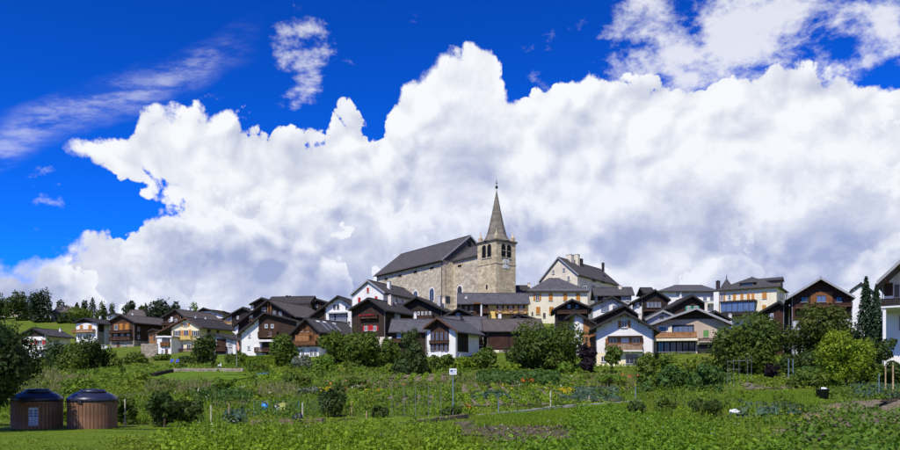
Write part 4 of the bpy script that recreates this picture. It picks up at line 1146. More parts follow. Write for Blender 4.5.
# ------------------------------------------------------------------ the ground sheet
def ground_mat():
    m = bpy.data.materials.new('ground')
    m.use_nodes = True
    g = G(m.node_tree)
    oc = g.node('ShaderNodeTexCoord').outputs['Object']
    n1 = g.noise(oc, 0.09, 5, 0.6)
    n2 = g.noise(oc, 0.9, 6, 0.65)
    n3 = g.noise(oc, 7.0, 4, 0.7)
    c = g.mix(g.ramp(n2, 0.3, 0.7), (0.080, 0.135, 0.013), (0.155, 0.205, 0.022))
    c = g.mix(g.ramp(n1, 0.5, 0.72, 0, 0.7), c, (0.20, 0.17, 0.05))
    c = g.mix(g.ramp(n3, 0.45, 0.8, 0, 0.6), c, (0.03, 0.05, 0.008))
    bp = g.node('ShaderNodeBump', {'Strength': 0.8, 'Distance': 0.15, 'Height': g.m('ADD', n3, n2)})
    p = g.node('ShaderNodeBsdfPrincipled', {'Base Color': c, 'Roughness': 0.95, 'Normal': bp.outputs[0]})
    p.inputs['Specular IOR Level'].default_value = 0.1
    g.node('ShaderNodeOutputMaterial', {0: p})
    MATS['ground'] = m


for px_, py_, d_ in ((-20, 320, 246), (10, 321, 246), (40, 322, 244), (65, 319, 243), (90, 320, 248), (112, 320, 252), (0, 333, 224), (40, 331, 226), (65, 330, 226), (135, 322, 252), (165, 322, 240), (-40, 331, 225)):
    p_ = at(px_, py_, d_)
    CTRL.append(tuple(p_))
for px_ in range(170, 780, 25):
    for py_, d_ in ((372, 106), (367.5, 114)):
        CTRL.append(tuple(at(px_, py_, d_)))
for px_, py_, d_ in ((850, 391, 61), (800, 388, 65), (890, 391, 60), (930, 391, 60), (780, 381, 84), (825, 381, 80), (740, 377, 95), (870, 377, 66), (900, 372, 66)):
    CTRL.append(tuple(at(px_, py_, d_)))
ground_mat()
ys = np.concatenate([np.arange(-60, 10, 5), np.arange(10, 60, 1.0), np.arange(60, 290, 2.0), np.geomspace(290, 9000, 40)])
xs = np.concatenate([-np.geomspace(190, 9000, 24)[::-1], np.arange(-188, 188.1, 2.0), np.geomspace(190, 9000, 24)])
X, Y = np.meshgrid(xs, ys)
Z = ground(X, Y)
nx, ny = len(xs), len(ys)
V = np.stack([X, Y, Z], -1).reshape(-1, 3)
idx = np.arange(nx * ny).reshape(ny, nx)
Fq = np.stack([idx[:-1, :-1], idx[:-1, 1:], idx[1:, 1:], idx[1:, :-1]], -1).reshape(-1, 4)


def quad_mesh(name, V, Fq, material, smooth=False):
    me = bpy.data.meshes.new(name)
    me.vertices.add(len(V))
    me.vertices.foreach_set('co', np.asarray(V, np.float32).ravel())
    k = Fq.shape[1]
    me.loops.add(Fq.size)
    me.loops.foreach_set('vertex_index', np.asarray(Fq, np.int32).ravel())
    me.polygons.add(len(Fq))
    me.polygons.foreach_set('loop_start', np.arange(0, Fq.size, k, dtype=np.int32))
    me.polygons.foreach_set('loop_total', np.full(len(Fq), k, np.int32))
    me.materials.append(MATS[material] if isinstance(material, str) else material)
    me.update(calc_edges=True)
    if smooth:
        me.polygons.foreach_set('use_smooth', np.ones(len(Fq), bool))
    return me


tag(link('ground', quad_mesh('ground', V, Fq, 'ground', True)), 'green sloping ground rising from the gardens to the village', 'ground', kind='structure')


# ------------------------------------------------------------------ plants
def leafmat(name, col, var=0.45, trans=0.30, rough=0.6, tint=None):
    m = bpy.data.materials.new(name)
    m.use_nodes = True
    g = G(m.node_tree)
    ge = g.node('ShaderNodeNewGeometry')
    oc = g.node('ShaderNodeTexCoord').outputs['Object']
    oi = g.node('ShaderNodeObjectInfo')
    r_ = ge.outputs['Random Per Island']
    lo = tuple(c * (1 - var) for c in col)
    hi = tuple(min(1, c * (1 + var)) for c in col)
    c = g.mix(r_, lo, hi)
    n = g.noise(oc, 0.45, 3)
    c = g.mix(g.ramp(n, 0.4, 0.7, 0.0, 0.5), c, tint or (col[0] * 1.7, col[1] * 1.25, col[2] * 0.8))
    c = g.mix(g.m('MULTIPLY', oi.outputs['Random'], 0.25), c, (col[0] * 0.6, col[1] * 0.75, col[2] * 0.8))
    p = g.node('ShaderNodeBsdfPrincipled', {'Base Color': c, 'Roughness': rough})
    p.inputs['Specular IOR Level'].default_value = 0.22
    t = g.node('ShaderNodeBsdfTranslucent', {'Color': g.mix(1.0, c, (1.3, 1.4, 0.5), 'MULTIPLY')})
    mx = g.node('ShaderNodeMixShader', {0: trans, 1: p, 2: t})
    g.node('ShaderNodeOutputMaterial', {0: mx})
    MATS[name] = m


leafmat('leaf_mid', (0.092, 0.142, 0.017))
leafmat('leaf_dark', (0.050, 0.083, 0.015))
leafmat('leaf_pine', (0.024, 0.044, 0.015), trans=0.1)
leafmat('leaf_spruce', (0.024, 0.055, 0.026), trans=0.1)
leafmat('leaf_bright', (0.155, 0.235, 0.015))
leafmat('leaf_lime', (0.19, 0.27, 0.017))
leafmat('leaf_olive', (0.080, 0.105, 0.018))
leafmat('leaf_deep', (0.078, 0.122, 0.017))
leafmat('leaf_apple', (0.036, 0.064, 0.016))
leafmat('leaf_yellow', (0.15, 0.19, 0.016))
leafmat('leaf_willow', (0.055, 0.090, 0.024))
leafmat('leaf_silver', (0.17, 0.20, 0.15))
leafmat('leaf_purple', (0.020, 0.012, 0.017), tint=(0.03, 0.012, 0.02))
leafmat('leaf_potato', (0.170, 0.275, 0.015))
leafmat('leaf_bean', (0.130, 0.240, 0.015))
leafmat('leaf_squash', (0.100, 0.185, 0.018))
leafmat('leaf_cabbage', (0.085, 0.145, 0.085), tint=(0.12, 0.19, 0.13))
leafmat('leaf_weed', (0.155, 0.225, 0.020))
leafmat('leaf_veg', (0.118, 0.205, 0.018))
leafmat('leaf_corn', (0.070, 0.140, 0.028))
leafmat('grass_lawn', (0.155, 0.235, 0.016), 0.35)
leafmat('grass_long', (0.145, 0.235, 0.014), 0.35)
leafmat('grass_dry', (0.24, 0.20, 0.10), 0.4, tint=(0.2, 0.21, 0.06))
leafmat('bloom_yellow', (0.62, 0.46, 0.02), 0.3, tint=(0.7, 0.5, 0.02))
leafmat('bloom_orange', (0.60, 0.17, 0.02), 0.3, tint=(0.6, 0.1, 0.02))
leafmat('bloom_white', (0.72, 0.70, 0.64), 0.15, tint=(0.8, 0.7, 0.7))
mat('bark', (0.075, 0.055, 0.04), 0.95, 0.4, 3.0, bump=0.8)
mat('soil', (0.215, 0.172, 0.105), 0.95, 0.35, 1.6, bump=1.0, col2=(0.30, 0.24, 0.15))
mat('soil_dark', (0.13, 0.102, 0.064), 0.95, 0.45, 2.2, bump=1.0)
mat('stake_wood', (0.42, 0.30, 0.16), 0.85, 0.25, 4.0)
mat('stake_pale', (0.55, 0.50, 0.40), 0.85, 0.2, 4.0)
mat('pole_blue', (0.16, 0.22, 0.27), 0.5, 0.15, 3.0, spec=0.4)
mat('pole_grey', (0.17, 0.19, 0.19), 0.7, 0.2, 3.0)
mat('plank_old', (0.22, 0.155, 0.10), 0.9, 0.35, 3.0, bump=0.6)
mat('plastic_blue', (0.02, 0.22, 0.62), 0.4, 0.1, spec=0.5)
mat('plastic_black', (0.018, 0.019, 0.024), 0.4, 0.2, spec=0.5)
mat('plastic_white', (0.80, 0.80, 0.80), 0.5, 0.06, spec=0.4)
mat('net_teal', (0.10, 0.22, 0.24), 0.8, 0.2)


ROWD = np.concatenate([np.arange(9, 60, 0.25), np.arange(60, 125, 0.5)])
ROWY = HY - (base_z(0, ROWD) - EYE) / ROWD * F


def row_d(py):
    return np.interp(-np.asarray(py, float), -ROWY, ROWD)


def pix_ground(px, py):
    d = row_d(py)
    x = (np.asarray(px, float) - CX) / F * d
    return np.stack([x, d, ground(x, d)], -1)


def unit(a):
    return a / np.maximum(np.linalg.norm(a, axis=-1, keepdims=True), 1e-9)


def cards(P, N, size, aspect=0.62, fold=0.12):
    """one folded leaf-shaped quad at each point"""
    n = len(P)
    N = unit(N)
    t = unit(np.cross(N, rng.normal(size=(n, 3))))
    b = np.cross(N, t)
    s_ = (np.broadcast_to(np.asarray(size, float), (n,)) * rng.uniform(0.65, 1.35, n))[:, None]
    k = fold * s_ * N
    V = np.stack([P - t * s_, P + b * s_ * aspect + k, P + t * s_, P - b * s_ * aspect + k], 1)
    return V.reshape(-1, 3)


def card_mesh(name, V, material):
    n = len(V) // 4
    return quad_mesh(name, V, np.arange(n * 4).reshape(n, 4), material)


def lobed(rx, ry, rz, n, size, lobes=14, shape='round', lob=(0.30, 0.5)):
    """leaf cards over the skins of many overlapping lobes"""
    C, Rr = [], []
    while len(C) < lobes:
        p = rng.uniform(-1, 1, 3)
        if np.linalg.norm(p) > 1:
            continue
        if shape == 'cone' and math.hypot(p[0], p[1]) > 0.15 + 0.75 * (1 - p[2]) / 2:
            continue
        r_ = rng.uniform(*lob)
        if shape == 'cone':
            r_ *= 0.45 + 0.55 * (1 - p[2]) / 2
        q = p * (1 - r_ * 0.85)
        C.append(q)
        Rr.append(r_)
    C, Rr = np.array(C), np.array(Rr)
    w = Rr ** 2
    k = rng.choice(lobes, n, p=w / w.sum())
    dirs = unit(rng.normal(size=(n, 3)))
    rad = Rr[k] * (1 - 0.30 * rng.random(n) ** 1.8 + 0.10 * (rng.random(n) < 0.12))
    P = (C[k] + dirs * rad[:, None]) * np.array([rx, ry, rz])
    N = dirs + rng.normal(size=(n, 3)) * 0.42 + np.array([0, 0, 0.25])
    sz = size * rng.choice([0.7, 1.0, 1.45], n, p=[0.4, 0.4, 0.2])
    V = cards(P, N, sz)
    # sprigs that break the outline
    ns, per = max(10, n // 90), 14
    ks = rng.choice(lobes, ns, p=w / w.sum())
    ds = unit(rng.normal(size=(ns, 3)) + np.array([0, 0, 0.45]))
    st = (C[ks] + ds * (Rr[ks] * 0.9)[:, None])
    ln = rng.uniform(0.10, 0.30, ns)
    tt = rng.random((ns, per))
    Ps = (st[:, None, :] + (ds[:, None, :] + rng.normal(size=(ns, 1, 3)) * 0.25) * (tt * ln[:, None])[:, :, None] + rng.normal(size=(ns, per, 3)) * 0.022).reshape(-1, 3)
    Ps = Ps * np.array([rx, ry, rz])
    Ns = np.repeat(ds, per, 0) * 0.5 + rng.normal(size=(ns * per, 3)) * 0.8
    V = np.concatenate([V, cards(Ps, Ns, size * 0.8, 0.5)])
    return V, C * np.array([rx, ry, rz])


def tree(name, label, d, x0, y0, x1, y1, m, dens=1.5, leaf=2.0, lobes=14, shape='round', trunk=True, tx=None, cat='tree', lob=(0.24, 0.46), group=None, tr=None, depth=1.0):
    if group == 'trees along the left ridge':
        y1 += 6
    if cat == 'bush' and y1 > 384:                  # stands where its foot meets the ground
        d = float(row_d(y1 - 1.5))
    c = at((x0 + x1) / 2, (y0 + y1) / 2, d)
    rx, rz = (x1 - x0) / 2 / F * d * 1.14, (y1 - y0) / 2 / F * d * 1.08
    bx = c.x if tx is None else (tx - CX) / F * d
    bz = gz(bx, d)
    root = empty(name, (bx, d, bz))
    tag(root, label, cat, group)
    n = int(max(400, 1.4 * dens * (x1 - x0) * (y1 - y0)))
    V, C = lobed(rx, rx * depth, rz, n, 0.76 * leaf / F * d, lobes, shape, lob)
    V = V + np.array([c.x - bx, 0, c.z - bz])
    V[:, 2] = np.maximum(V[:, 2], 0.02)
    link('crown', card_mesh('crown', V, m), root)
    q = MB()
    top = Vector((c.x - bx, 0, c.z - bz + rz * 0.45))
    r0 = tr or max(0.05, min(0.28, rx * 0.06))
    mid = top * 0.5 + Vector((rx * 0.04, 0.02, 0))
    q.tube((0, 0, -0.3), mid, r0, r0 * 0.7, 7).tube(mid, top, r0 * 0.7, r0 * 0.25, 7)
    for i in range(min(6, len(C))):
        e = Vector(C[i]) + Vector((c.x - bx, 0, c.z - bz))
        st = mid.lerp(top, 0.1 + 0.12 * i)
        q.tube(st, e, r0 * 0.42, r0 * 0.12, 5)
    q.build('trunk' if trunk else 'stem', 'bark', root)
    return root


def conifer(name, label, d, px, y0, yb, wpx, m, dens=2.0, leaf=1.6, group=None):
    c = at(px, yb, d)
    bz = gz(c.x, d)
    zt = at(px, y0, d).z - bz
    zb = max(0.3, c.z - bz)
    root = empty(name, (c.x, d, bz))
    tag(root, label, 'tree', group)
    hw = wpx / 2 / F * d * 2.0
    n = int(max(500, dens * wpx * (yb - y0)))
    t = rng.random(n) ** 0.75                       # 0 bottom .. 1 top
    t = 1 - t
    tiers = 13
    ph = (t * tiers) % 1.0
    ring = np.floor(t * tiers)
    az = rng.random(n) * 2 * np.pi
    arm = np.abs(np.sin(az * 3.5 + ring * 1.9 + rng.random(n) * 0.5))
    rmax = hw * (1 - t) ** 0.85 * (0.55 + 0.45 * arm) * (0.72 + 0.28 * (1 - ph)) + 0.03
    r_ = rmax * np.sqrt(0.15 + 0.85 * rng.random(n))
    z = zb + (zt - zb) * t - 0.28 * r_
    P = np.stack([r_ * np.cos(az), r_ * np.sin(az), z], -1)
    N = np.stack([np.cos(az) * 0.5, np.sin(az) * 0.5, np.full(n, 0.8)], -1) + rng.normal(size=(n, 3)) * 0.4
    link('crown', card_mesh('crown', cards(P, N, leaf / F * d, 0.4), m), root)
    MB().tube((0, 0, -0.3), (0, 0, zt * 0.97), max(0.06, hw * 0.1), 0.02, 7).build('trunk', 'bark', root)
    return root


T_ = tree
# trees along the left ridge
gr = 'trees along the left ridge'
T_('broadleaf_tree', 'dark tree cut by the left photo edge on the ridge', 252, -8, 293, 7, 320, 'leaf_dark', 2.2, 1.3, group=gr)
T_('broadleaf_tree', 'wide dark tree next to the left photo edge on the ridge', 250, 5, 291, 31, 318, 'leaf_dark', 2.2, 1.3, 18, group=gr)
T_('pine_tree', 'tallest and bushiest dark pine on the left ridge above the meadow', 246, 28, 287.5, 54, 323, 'leaf_pine', 2.4, 1.3, 22, group=gr)
T_('pine_tree', 'rounded pine standing alone behind the low dark-roofed ridge house', 262, 56, 297, 68, 313, 'leaf_pine', 2.4, 1.2, 9, group=gr)
T_('broadleaf_tree', 'low green tree below the low dark-roofed ridge house', 244, 58, 311, 76, 327, 'leaf_dark', 2.2, 1.2, group=gr)
T_('broadleaf_tree', 'spreading mid green tree behind the white house with honey balcony', 243, 68, 306, 98, 321, 'leaf_mid', 2.2, 1.2, 18, group=gr)
conifer('spruce_tree', 'smallest pointed spruce in the row on the left ridge', 258, 77, 302.5, 315, 7, 'leaf_pine', 4, 1.1, gr)
T_('pine_tree', 'round-headed dark pine in the middle of the ridge row', 258, 80, 300, 88.5, 315, 'leaf_pine', 2.6, 1.1, 8, group=gr)
conifer('spruce_tree', 'tallest pointed spruce in the row on the left ridge', 256, 92.5, 297.5, 316, 9, 'leaf_pine', 4, 1.1, gr)
T_('broadleaf_tree', 'dark bushy tree left of the pale thin larch', 250, 96, 302, 109, 320, 'leaf_dark', 2.4, 1.2, 9, group=gr)
T_('larch_tree', 'pale thin larch with see-through crown on the ridge', 256, 108, 298, 116, 315, 'leaf_willow', 0.9, 1.0, 9, group=gr)
T_('pine_tree', 'flat-topped dark pine behind the big brown chalet', 260, 122, 298.5, 137, 314, 'leaf_pine', 2.4, 1.2, 10, group=gr)
T_('broadleaf_tree', 'small mid green tree right of the flat-topped pine', 262, 136, 303.5, 149, 315, 'leaf_mid', 2.2, 1.2, 9, group=gr)
T_('pine_tree', 'broad dark pine between the big brown chalet and the dark brown gable', 226, 145, 300, 172, 331, 'leaf_pine', 2.4, 1.3, 20, group=gr)
T_('pine_tree', 'small dark pine top left of the pale chimney', 252, 169, 301.5, 180, 314, 'leaf_pine', 2.4, 1.2, 8, group=gr)
T_('young_tree', 'bright green sapling top beside the pale chimney', 236, 190, 302, 198, 314, 'leaf_bright', 2.2, 1.2, 7, group=gr)
# big bushes on the left slope
gr = 'bushes on the left slope'
T_('bush', 'big dark round bush just right of the white house with red shutters', 113, 47, 337, 76, 381, 'leaf_dark', 1.8, 1.7, 18, trunk=False, cat='bush', group=gr)
T_('bush', 'largest mid green bush in the middle of the left slope group', 109, 58, 343, 88, 384, 'leaf_mid', 1.8, 1.7, 18, trunk=False, cat='bush', group=gr)
T_('bush', 'tall dark bush at the right of the left slope group', 112, 76, 336.5, 104, 381, 'leaf_dark', 1.8, 1.7, 18, trunk=False, cat='bush', group=gr)
T_('bush', 'lighter green bush below the big brown chalet', 115, 97, 349, 122, 380, 'leaf_mid', 1.8, 1.7, 14, trunk=False, cat='bush', group=gr)
T_('bush', 'yellowish low bush in front of the white house with red shutters', 116, 30, 357, 52, 379, 'leaf_weed', 1.8, 1.7, 12, trunk=False, cat='bush', group=gr)
T_('bush', 'low green bush under the stone retaining wall', 135, 118, 351, 150, 371, 'leaf_mid', 1.8, 1.7, 14, trunk=False, cat='bush', group=gr)
T_('bush', 'low bush in front of the white annex', 150, 150, 353, 174, 368, 'leaf_mid', 1.8, 1.6, 12, trunk=False, cat='bush', group=gr)
# the dark tree over the bins
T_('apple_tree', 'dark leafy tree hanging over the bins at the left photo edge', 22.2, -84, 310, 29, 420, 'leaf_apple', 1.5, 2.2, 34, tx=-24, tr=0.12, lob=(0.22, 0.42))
# trees in front of the village
gr = 'trees between the gardens and the houses'
T_('round_tree', 'round dark green tree in front of the cream house', 134, 191.5, 334, 219, 371, 'leaf_dark', 1.9, 1.7, 18, group=gr)
T_('bush', 'dark low bush below the cream house balcony', 140, 178, 355, 198, 368, 'leaf_dark', 1.9, 1.7, 10, trunk=False, cat='bush', group=gr)
T_('bush', 'bush behind the flagpole beside the white walled chalet', 132, 226, 350, 250, 371, 'leaf_mid', 1.9, 1.7, 12, trunk=False, cat='bush', group=gr)
T_('round_tree', 'round bright tree in front of the white walled chalet', 118, 266, 333, 297, 374, 'leaf_mid', 1.9, 1.8, 18, group=gr)
T_('shrub', 'silvery shrub with white flowers below the orange timber balcony', 112, 293, 352, 315, 375, 'leaf_silver', 1.6, 1.6, 12, trunk=False, cat='bush', group=gr)
T_('broadleaf_tree', 'mid green tree left of the twin trees below the red-shuttered chalet', 120, 319, 329, 353, 368, 'leaf_mid', 1.9, 1.8, 16, group=gr)
T_('broadleaf_tree', 'large dense tree right below the red-shuttered black chalet', 112, 341, 327, 387, 379, 'leaf_mid', 1.8, 1.8, 22, group=gr)
T_('broadleaf_tree', 'small tree under the low blue-grey barn roof', 116, 379, 338, 401, 372, 'leaf_mid', 1.9, 1.7, 12, group=gr)
T_('willow_tree', 'tall loose cone-shaped dark tree in front of the picture-window chalet', 98, 390, 318, 434, 386, 'leaf_willow', 1.7, 1.9, 34, 'cone', group=gr, lob=(0.22, 0.4))
T_('bush', 'leafy bush before the picture-window chalet', 108, 428, 353, 456, 377, 'leaf_mid', 1.8, 1.8, 14, trunk=False, cat='bush', group=gr)
T_('bush', 'pale green bush below the timber balcony of the blue-grey roofed house', 110, 452, 355, 476, 376, 'leaf_bright', 1.8, 1.8, 12, trunk=False, cat='bush', group=gr)
T_('bush', 'tallest of the bushes beside the barn, dark green', 112, 472, 347, 500, 376, 'leaf_mid', 1.8, 1.8, 14, trunk=False, cat='bush', group=gr)
T_('broadleaf_tree', 'great round tree covering the right half of the barn', 114, 512, 316, 580, 377, 'leaf_deep', 1.8, 1.9, 30, group=gr, tr=0.3)
T_('broadleaf_tree', 'lower crown on the left shoulder of the great round tree', 112, 505, 336, 548, 377, 'leaf_dark', 1.8, 1.9, 18, group=gr)
T_('plum_tree', 'small purple-leaved plum tree left of the white balcony house', 104, 577, 341, 600, 374, 'leaf_purple', 1.9, 1.7, 14, group=gr)
T_('fruit_tree', 'small round fruit tree in front of the white house balcony', 103, 602, 344, 622, 366, 'leaf_mid', 1.9, 1.7, 12, group=gr)
T_('bush', 'bright bush at the right corner of the white balcony house', 104, 634, 352, 660, 377, 'leaf_mid', 1.8, 1.8, 14, trunk=False, cat='bush', group=gr)
T_('bush', 'small bush before the dark ground floor of the tan house', 112, 657, 353, 675, 372, 'leaf_mid', 1.8, 1.7, 10, trunk=False, cat='bush', group=gr)
T_('broadleaf_tree', 'great dark green tree in front of the stately pale house', 98, 713, 313, 784, 379, 'leaf_deep', 1.7, 2.0, 32, group=gr, tr=0.3)
T_('broadleaf_tree', 'wide tree below the orange boarded gable', 92, 789, 303, 855, 362, 'leaf_olive', 1.7, 2.0, 30, group=gr, tr=0.28)
T_('bush', 'deep green bush under the wide tree, right side', 84, 788, 350, 832, 384, 'leaf_dark', 1.6, 2.0, 18, trunk=False, cat='bush', group=gr)
T_('young_tree', 'bright yellow-green bushy tree in the right gardens', 61, 821, 327, 871, 384, 'leaf_lime', 2.4, 1.5, 30, group=gr, tr=0.12)
T_('fruit_tree', 'small dark fruit tree beside the near white house', 64, 862, 333, 893, 362, 'leaf_dark', 1.6, 2.0, 14, group=gr, tr=0.09)
conifer('spruce_tree', 'tall pointed spruce left of the near white house', 86, 866, 276.5, 352, 19, 'leaf_spruce', 2.6, 1.7, gr)
conifer('spruce_tree', 'shorter spruce tucked behind the tall one', 83, 876.5, 284.5, 352, 16, 'leaf_spruce', 2.6, 1.7, gr)
T_('plum_bush', 'small purple bush in the bean plot under the great dark tree', 72, 765, 362, 781, 383, 'leaf_purple', 1.8, 1.8, 10, trunk=False, cat='bush', group=gr)
T_('bush', 'low bush wall beside the wide tree, left part', 80, 768, 352, 800, 384, 'leaf_dark', 1.6, 1.9, 16, trunk=False, cat='bush', group=gr)
T_('bush', 'green thicket right of the bright bushy tree', 56, 860, 362, 890, 392, 'leaf_mid', 1.6, 2.1, 16, trunk=False, cat='bush', group=gr)
T_('bush', 'thicket at the right photo edge behind the stakes', 50, 884, 360, 915, 393, 'leaf_dark', 1.6, 2.1, 14, trunk=False, cat='bush', group=gr)
T_('bush', 'mid green thicket left of the bright bushy tree', 58, 790, 366, 828, 392, 'leaf_mid', 1.6, 2.1, 18, trunk=False, cat='bush', group=gr)
for (a_, b_, c_, e_, dd_, mm_, lab_) in (
        (246, 360, 272, 378, 106, 'leaf_mid', 'low green bush below the clipped hedge'),
        (312, 356, 338, 378, 104, 'leaf_veg', 'fresh green bush left of the large dense tree, at its foot'),
        (378, 362, 398, 380, 101, 'leaf_weed', 'pale yellow-green bush left of the cone-shaped tree'),
        (496, 362, 520, 380, 103, 'leaf_bright', 'bright bush at the left foot of the great round tree'),
        (556, 362, 582, 379, 103, 'leaf_veg', 'fresh bush at the right foot of the great round tree'),
        (670, 358, 700, 376, 106, 'leaf_weed', 'low yellowish bush under the garage bays of the tan house'),
        (698, 360, 722, 378, 100, 'leaf_mid', 'low bush left of the trunk of the great dark tree'),
        (120, 372, 146, 389, 66, 'leaf_weed', 'pale weedy bush in the rough left of the dark timber edging'),
        (60, 378, 100, 398, 52, 'leaf_veg', 'rough green bush behind the sunlit bin'),
        (205, 378, 232, 392, 70, 'leaf_veg', 'small green bush below the bright lawn'),
        (286, 372, 312, 388, 78, 'leaf_mid', 'small bush under the silvery flowering shrub'),
        (345, 376, 372, 392, 66, 'leaf_mid', 'round garden bush below the large dense tree'),
        (596, 372, 626, 390, 72, 'leaf_veg', 'leafy garden bush below the small fruit tree')):
    T_('bush', lab_, dd_, a_, b_, c_, e_, mm_, 1.8, 1.8, 12, trunk=False, cat='bush', group=gr)
# shrubs among the plots
gr = 'shrubs among the garden plots'
T_('shrub', 'dark currant bush at the lawn edge, left half of the pair', 29.5, 146, 390, 182, 429, 'leaf_dark', 1.2, 2.2, 18, trunk=False, cat='bush', group=gr)
T_('shrub', 'dark currant bush at the lawn edge, right half of the pair', 29.8, 172, 394, 206, 428, 'leaf_dark', 1.2, 2.2, 18, trunk=False, cat='bush', group=gr)
T_('shrub', 'loose berry bush in the middle of the left plots', 34, 317, 385, 352, 418, 'leaf_willow', 1.2, 2.1, 18, trunk=False, cat='bush', group=gr)
T_('shrub', 'small clipped bush left of the net trellis', 33, 370, 404, 388, 420, 'leaf_dark', 1.5, 2.0, 10, trunk=False, cat='bush', group=gr)
T_('shrub', 'low dark bush at the foot of the white sign', 32.5, 440, 403, 462, 420, 'leaf_dark', 1.4, 2.0, 12, trunk=False, cat='bush', group=gr)
T_('shrub', 'dome of silver-grey herb beside the yellow flowers', 43, 297, 386, 319, 399, 'leaf_silver', 1.8, 1.8, 10, trunk=False, cat='bush', group=gr)
T_('shrub', 'green bush behind the right bin', 28, 112, 392, 136, 426, 'leaf_mid', 1.2, 2.2, 14, trunk=False, cat='bush', group=gr)
T_('shrub', 'bush filling the gap between the two bins', 30, 55, 394, 78, 424, 'leaf_weed', 1.2, 2.2, 14, trunk=False, cat='bush', group=gr)
T_('shrub', 'raspberry thicket at the back of the tall bean rows, left', 70, 656, 363, 690, 393, 'leaf_corn', 1.5, 2.1, 18, trunk=False, cat='bush', group=gr)
T_('shrub', 'raspberry thicket at the back of the tall bean rows, right', 68, 686, 365, 724, 394, 'leaf_corn', 1.5, 2.1, 18, trunk=False, cat='bush', group=gr)
T_('shrub', 'leafy bush left of the tomato row at the tan house', 74, 636, 368, 662, 392, 'leaf_mid', 1.6, 2.0, 14, trunk=False, cat='bush', group=gr)
T_('shrub', 'dark tomato bush standing in the long grass, left one', 36, 623, 399, 646, 420, 'leaf_dark', 1.3, 2.0, 12, trunk=False, cat='bush', group=gr)
T_('shrub', 'dark tomato bush standing in the long grass, middle one', 37, 655, 396, 676, 418, 'leaf_mid', 1.3, 2.0, 12, trunk=False, cat='bush', group=gr)
T_('shrub', 'dark tomato bush standing in the long grass, right one', 37, 688, 397, 726, 417, 'leaf_dark', 1.3, 2.0, 14, trunk=False, cat='bush', group=gr)

# clipped hedge by the flagpole
hd = at(261, 369, 117)
n = 4200
P = rng.uniform(-1, 1, (n, 3))
ax_ = rng.integers(0, 3, n)
P[np.arange(n), ax_] = np.sign(P[np.arange(n), ax_])
Nn = np.zeros((n, 3))
Nn[np.arange(n), ax_] = P[np.arange(n), ax_]
z_h = gz(hd.x, 117)
Vh = cards(P * np.array([2.5, 0.6, 0.85]) + np.array([0, 0, 0.85]), Nn + rng.normal(size=(n, 3)) * 0.5, 0.2)
hg = link('hedge', card_mesh('hedge', Vh, 'leaf_bright'))
hg.location = (hd.x, 117, z_h)
tag(hg, 'clipped green hedge in front of the white walled chalet', 'hedge')

# ------------------------------------------------------------------ plots: soil sheets, lawns, crops
def sheet(name, label, cat, poly, material, lift):
    """a sheet over the ground, its corners given as pixels"""
    pts = pix_ground([p[0] for p in poly], [p[1] for p in poly])
    cx, cy = pts[:, 0].mean(), pts[:, 1].mean()
    rings = 14
    n = len(pts)
    dense = []
    for i in range(n):
        for k in range(6):
            t = k / 6
            p = pts[i] * (1 - t) + pts[(i + 1) % n] * t
            w = 0.014 * p[1]
            dense.append((p[0] + rng.uniform(-w, w), p[1] + rng.uniform(-w, w)))
    dense = np.array(dense)
    V, Fc = [], []
    m_ = len(dense)
    for r_ in range(rings):
        t = r_ / (rings - 1)
        xy = dense * (1 - t * 0.98) + np.array([cx, cy]) * t * 0.98
        z = ground(xy[:, 0], xy[:, 1]) + lift
        V += [(a, b, c) for (a, b), c in zip(xy, z)]
    for r_ in range(rings - 1):
        for i in range(m_):
            j = (i + 1) % m_
            Fc.append((r_ * m_ + i, r_ * m_ + j, (r_ + 1) * m_ + j, (r_ + 1) * m_ + i))
    o = link(name, quad_mesh(name, np.array(V), np.array(Fc), material, True))
    return tag(o, label, cat, kind='structure')


def lawn_mat(name, a, b, s_):
    m = bpy.data.materials.new(name)
    m.use_nodes = True
    g = G(m.node_tree)
    oc = g.node('ShaderNodeTexCoord').outputs['Object']
    n2, n3 = g.noise(oc, s_, 5, 0.65), g.noise(oc, s_ * 14, 4, 0.7)
    c = g.mix(g.ramp(n2, 0.3, 0.7), a, b)
    c = g.mix(g.ramp(n3, 0.4, 0.8, 0, 0.6), c, tuple(x * 0.45 for x in a))
    bp = g.node('ShaderNodeBump', {'Strength': 0.9, 'Distance': 0.06, 'Height': n3})
    p = g.node('ShaderNodeBsdfPrincipled', {'Base Color': c, 'Roughness': 0.95, 'Normal': bp.outputs[0]})
    p.inputs['Specular IOR Level'].default_value = 0.1
    g.node('ShaderNodeOutputMaterial', {0: p})
    MATS[name] = m


lawn_mat('lawn', (0.100, 0.165, 0.013), (0.165, 0.235, 0.019), 0.7)
lawn_mat('lawn_bright', (0.09, 0.17, 0.010), (0.15, 0.24, 0.014), 0.7)
sheet('lawn', 'mown lawn strip around the bins along the lower left', 'lawn', [(-60, 424), (60, 428), (200, 425), (330, 419), (400, 417), (470, 421), (440, 450), (200, 520), (-200, 520)], 'lawn', 0.03)
sheet('lawn', 'bright lawn below the low pale wall on the left', 'lawn', [(152, 376), (190, 373.6), (245, 374.5), (252, 379), (200, 383), (160, 383)], 'lawn_bright', 0.12)
sheet('lawn', 'long bright grass strip in front of the black tub', 'lawn', [(735, 397), (770, 393.5), (812, 393), (818, 402), (775, 407), (735, 406)], 'lawn_bright', 0.04)
sheet('lawn', 'strip of long grass along the kerb in the middle', 'lawn', [(478, 421), (540, 411), (600, 405), (650, 402), (650, 420), (590, 428), (500, 428)], 'lawn_bright', 0.04)
sheet('soil_bed', 'dark dug soil patch in the bottom middle', 'soil', [(474, 429), (520, 426), (560, 427), (592, 430), (585, 437), (545, 443), (490, 441)], 'soil_dark', 0.05)
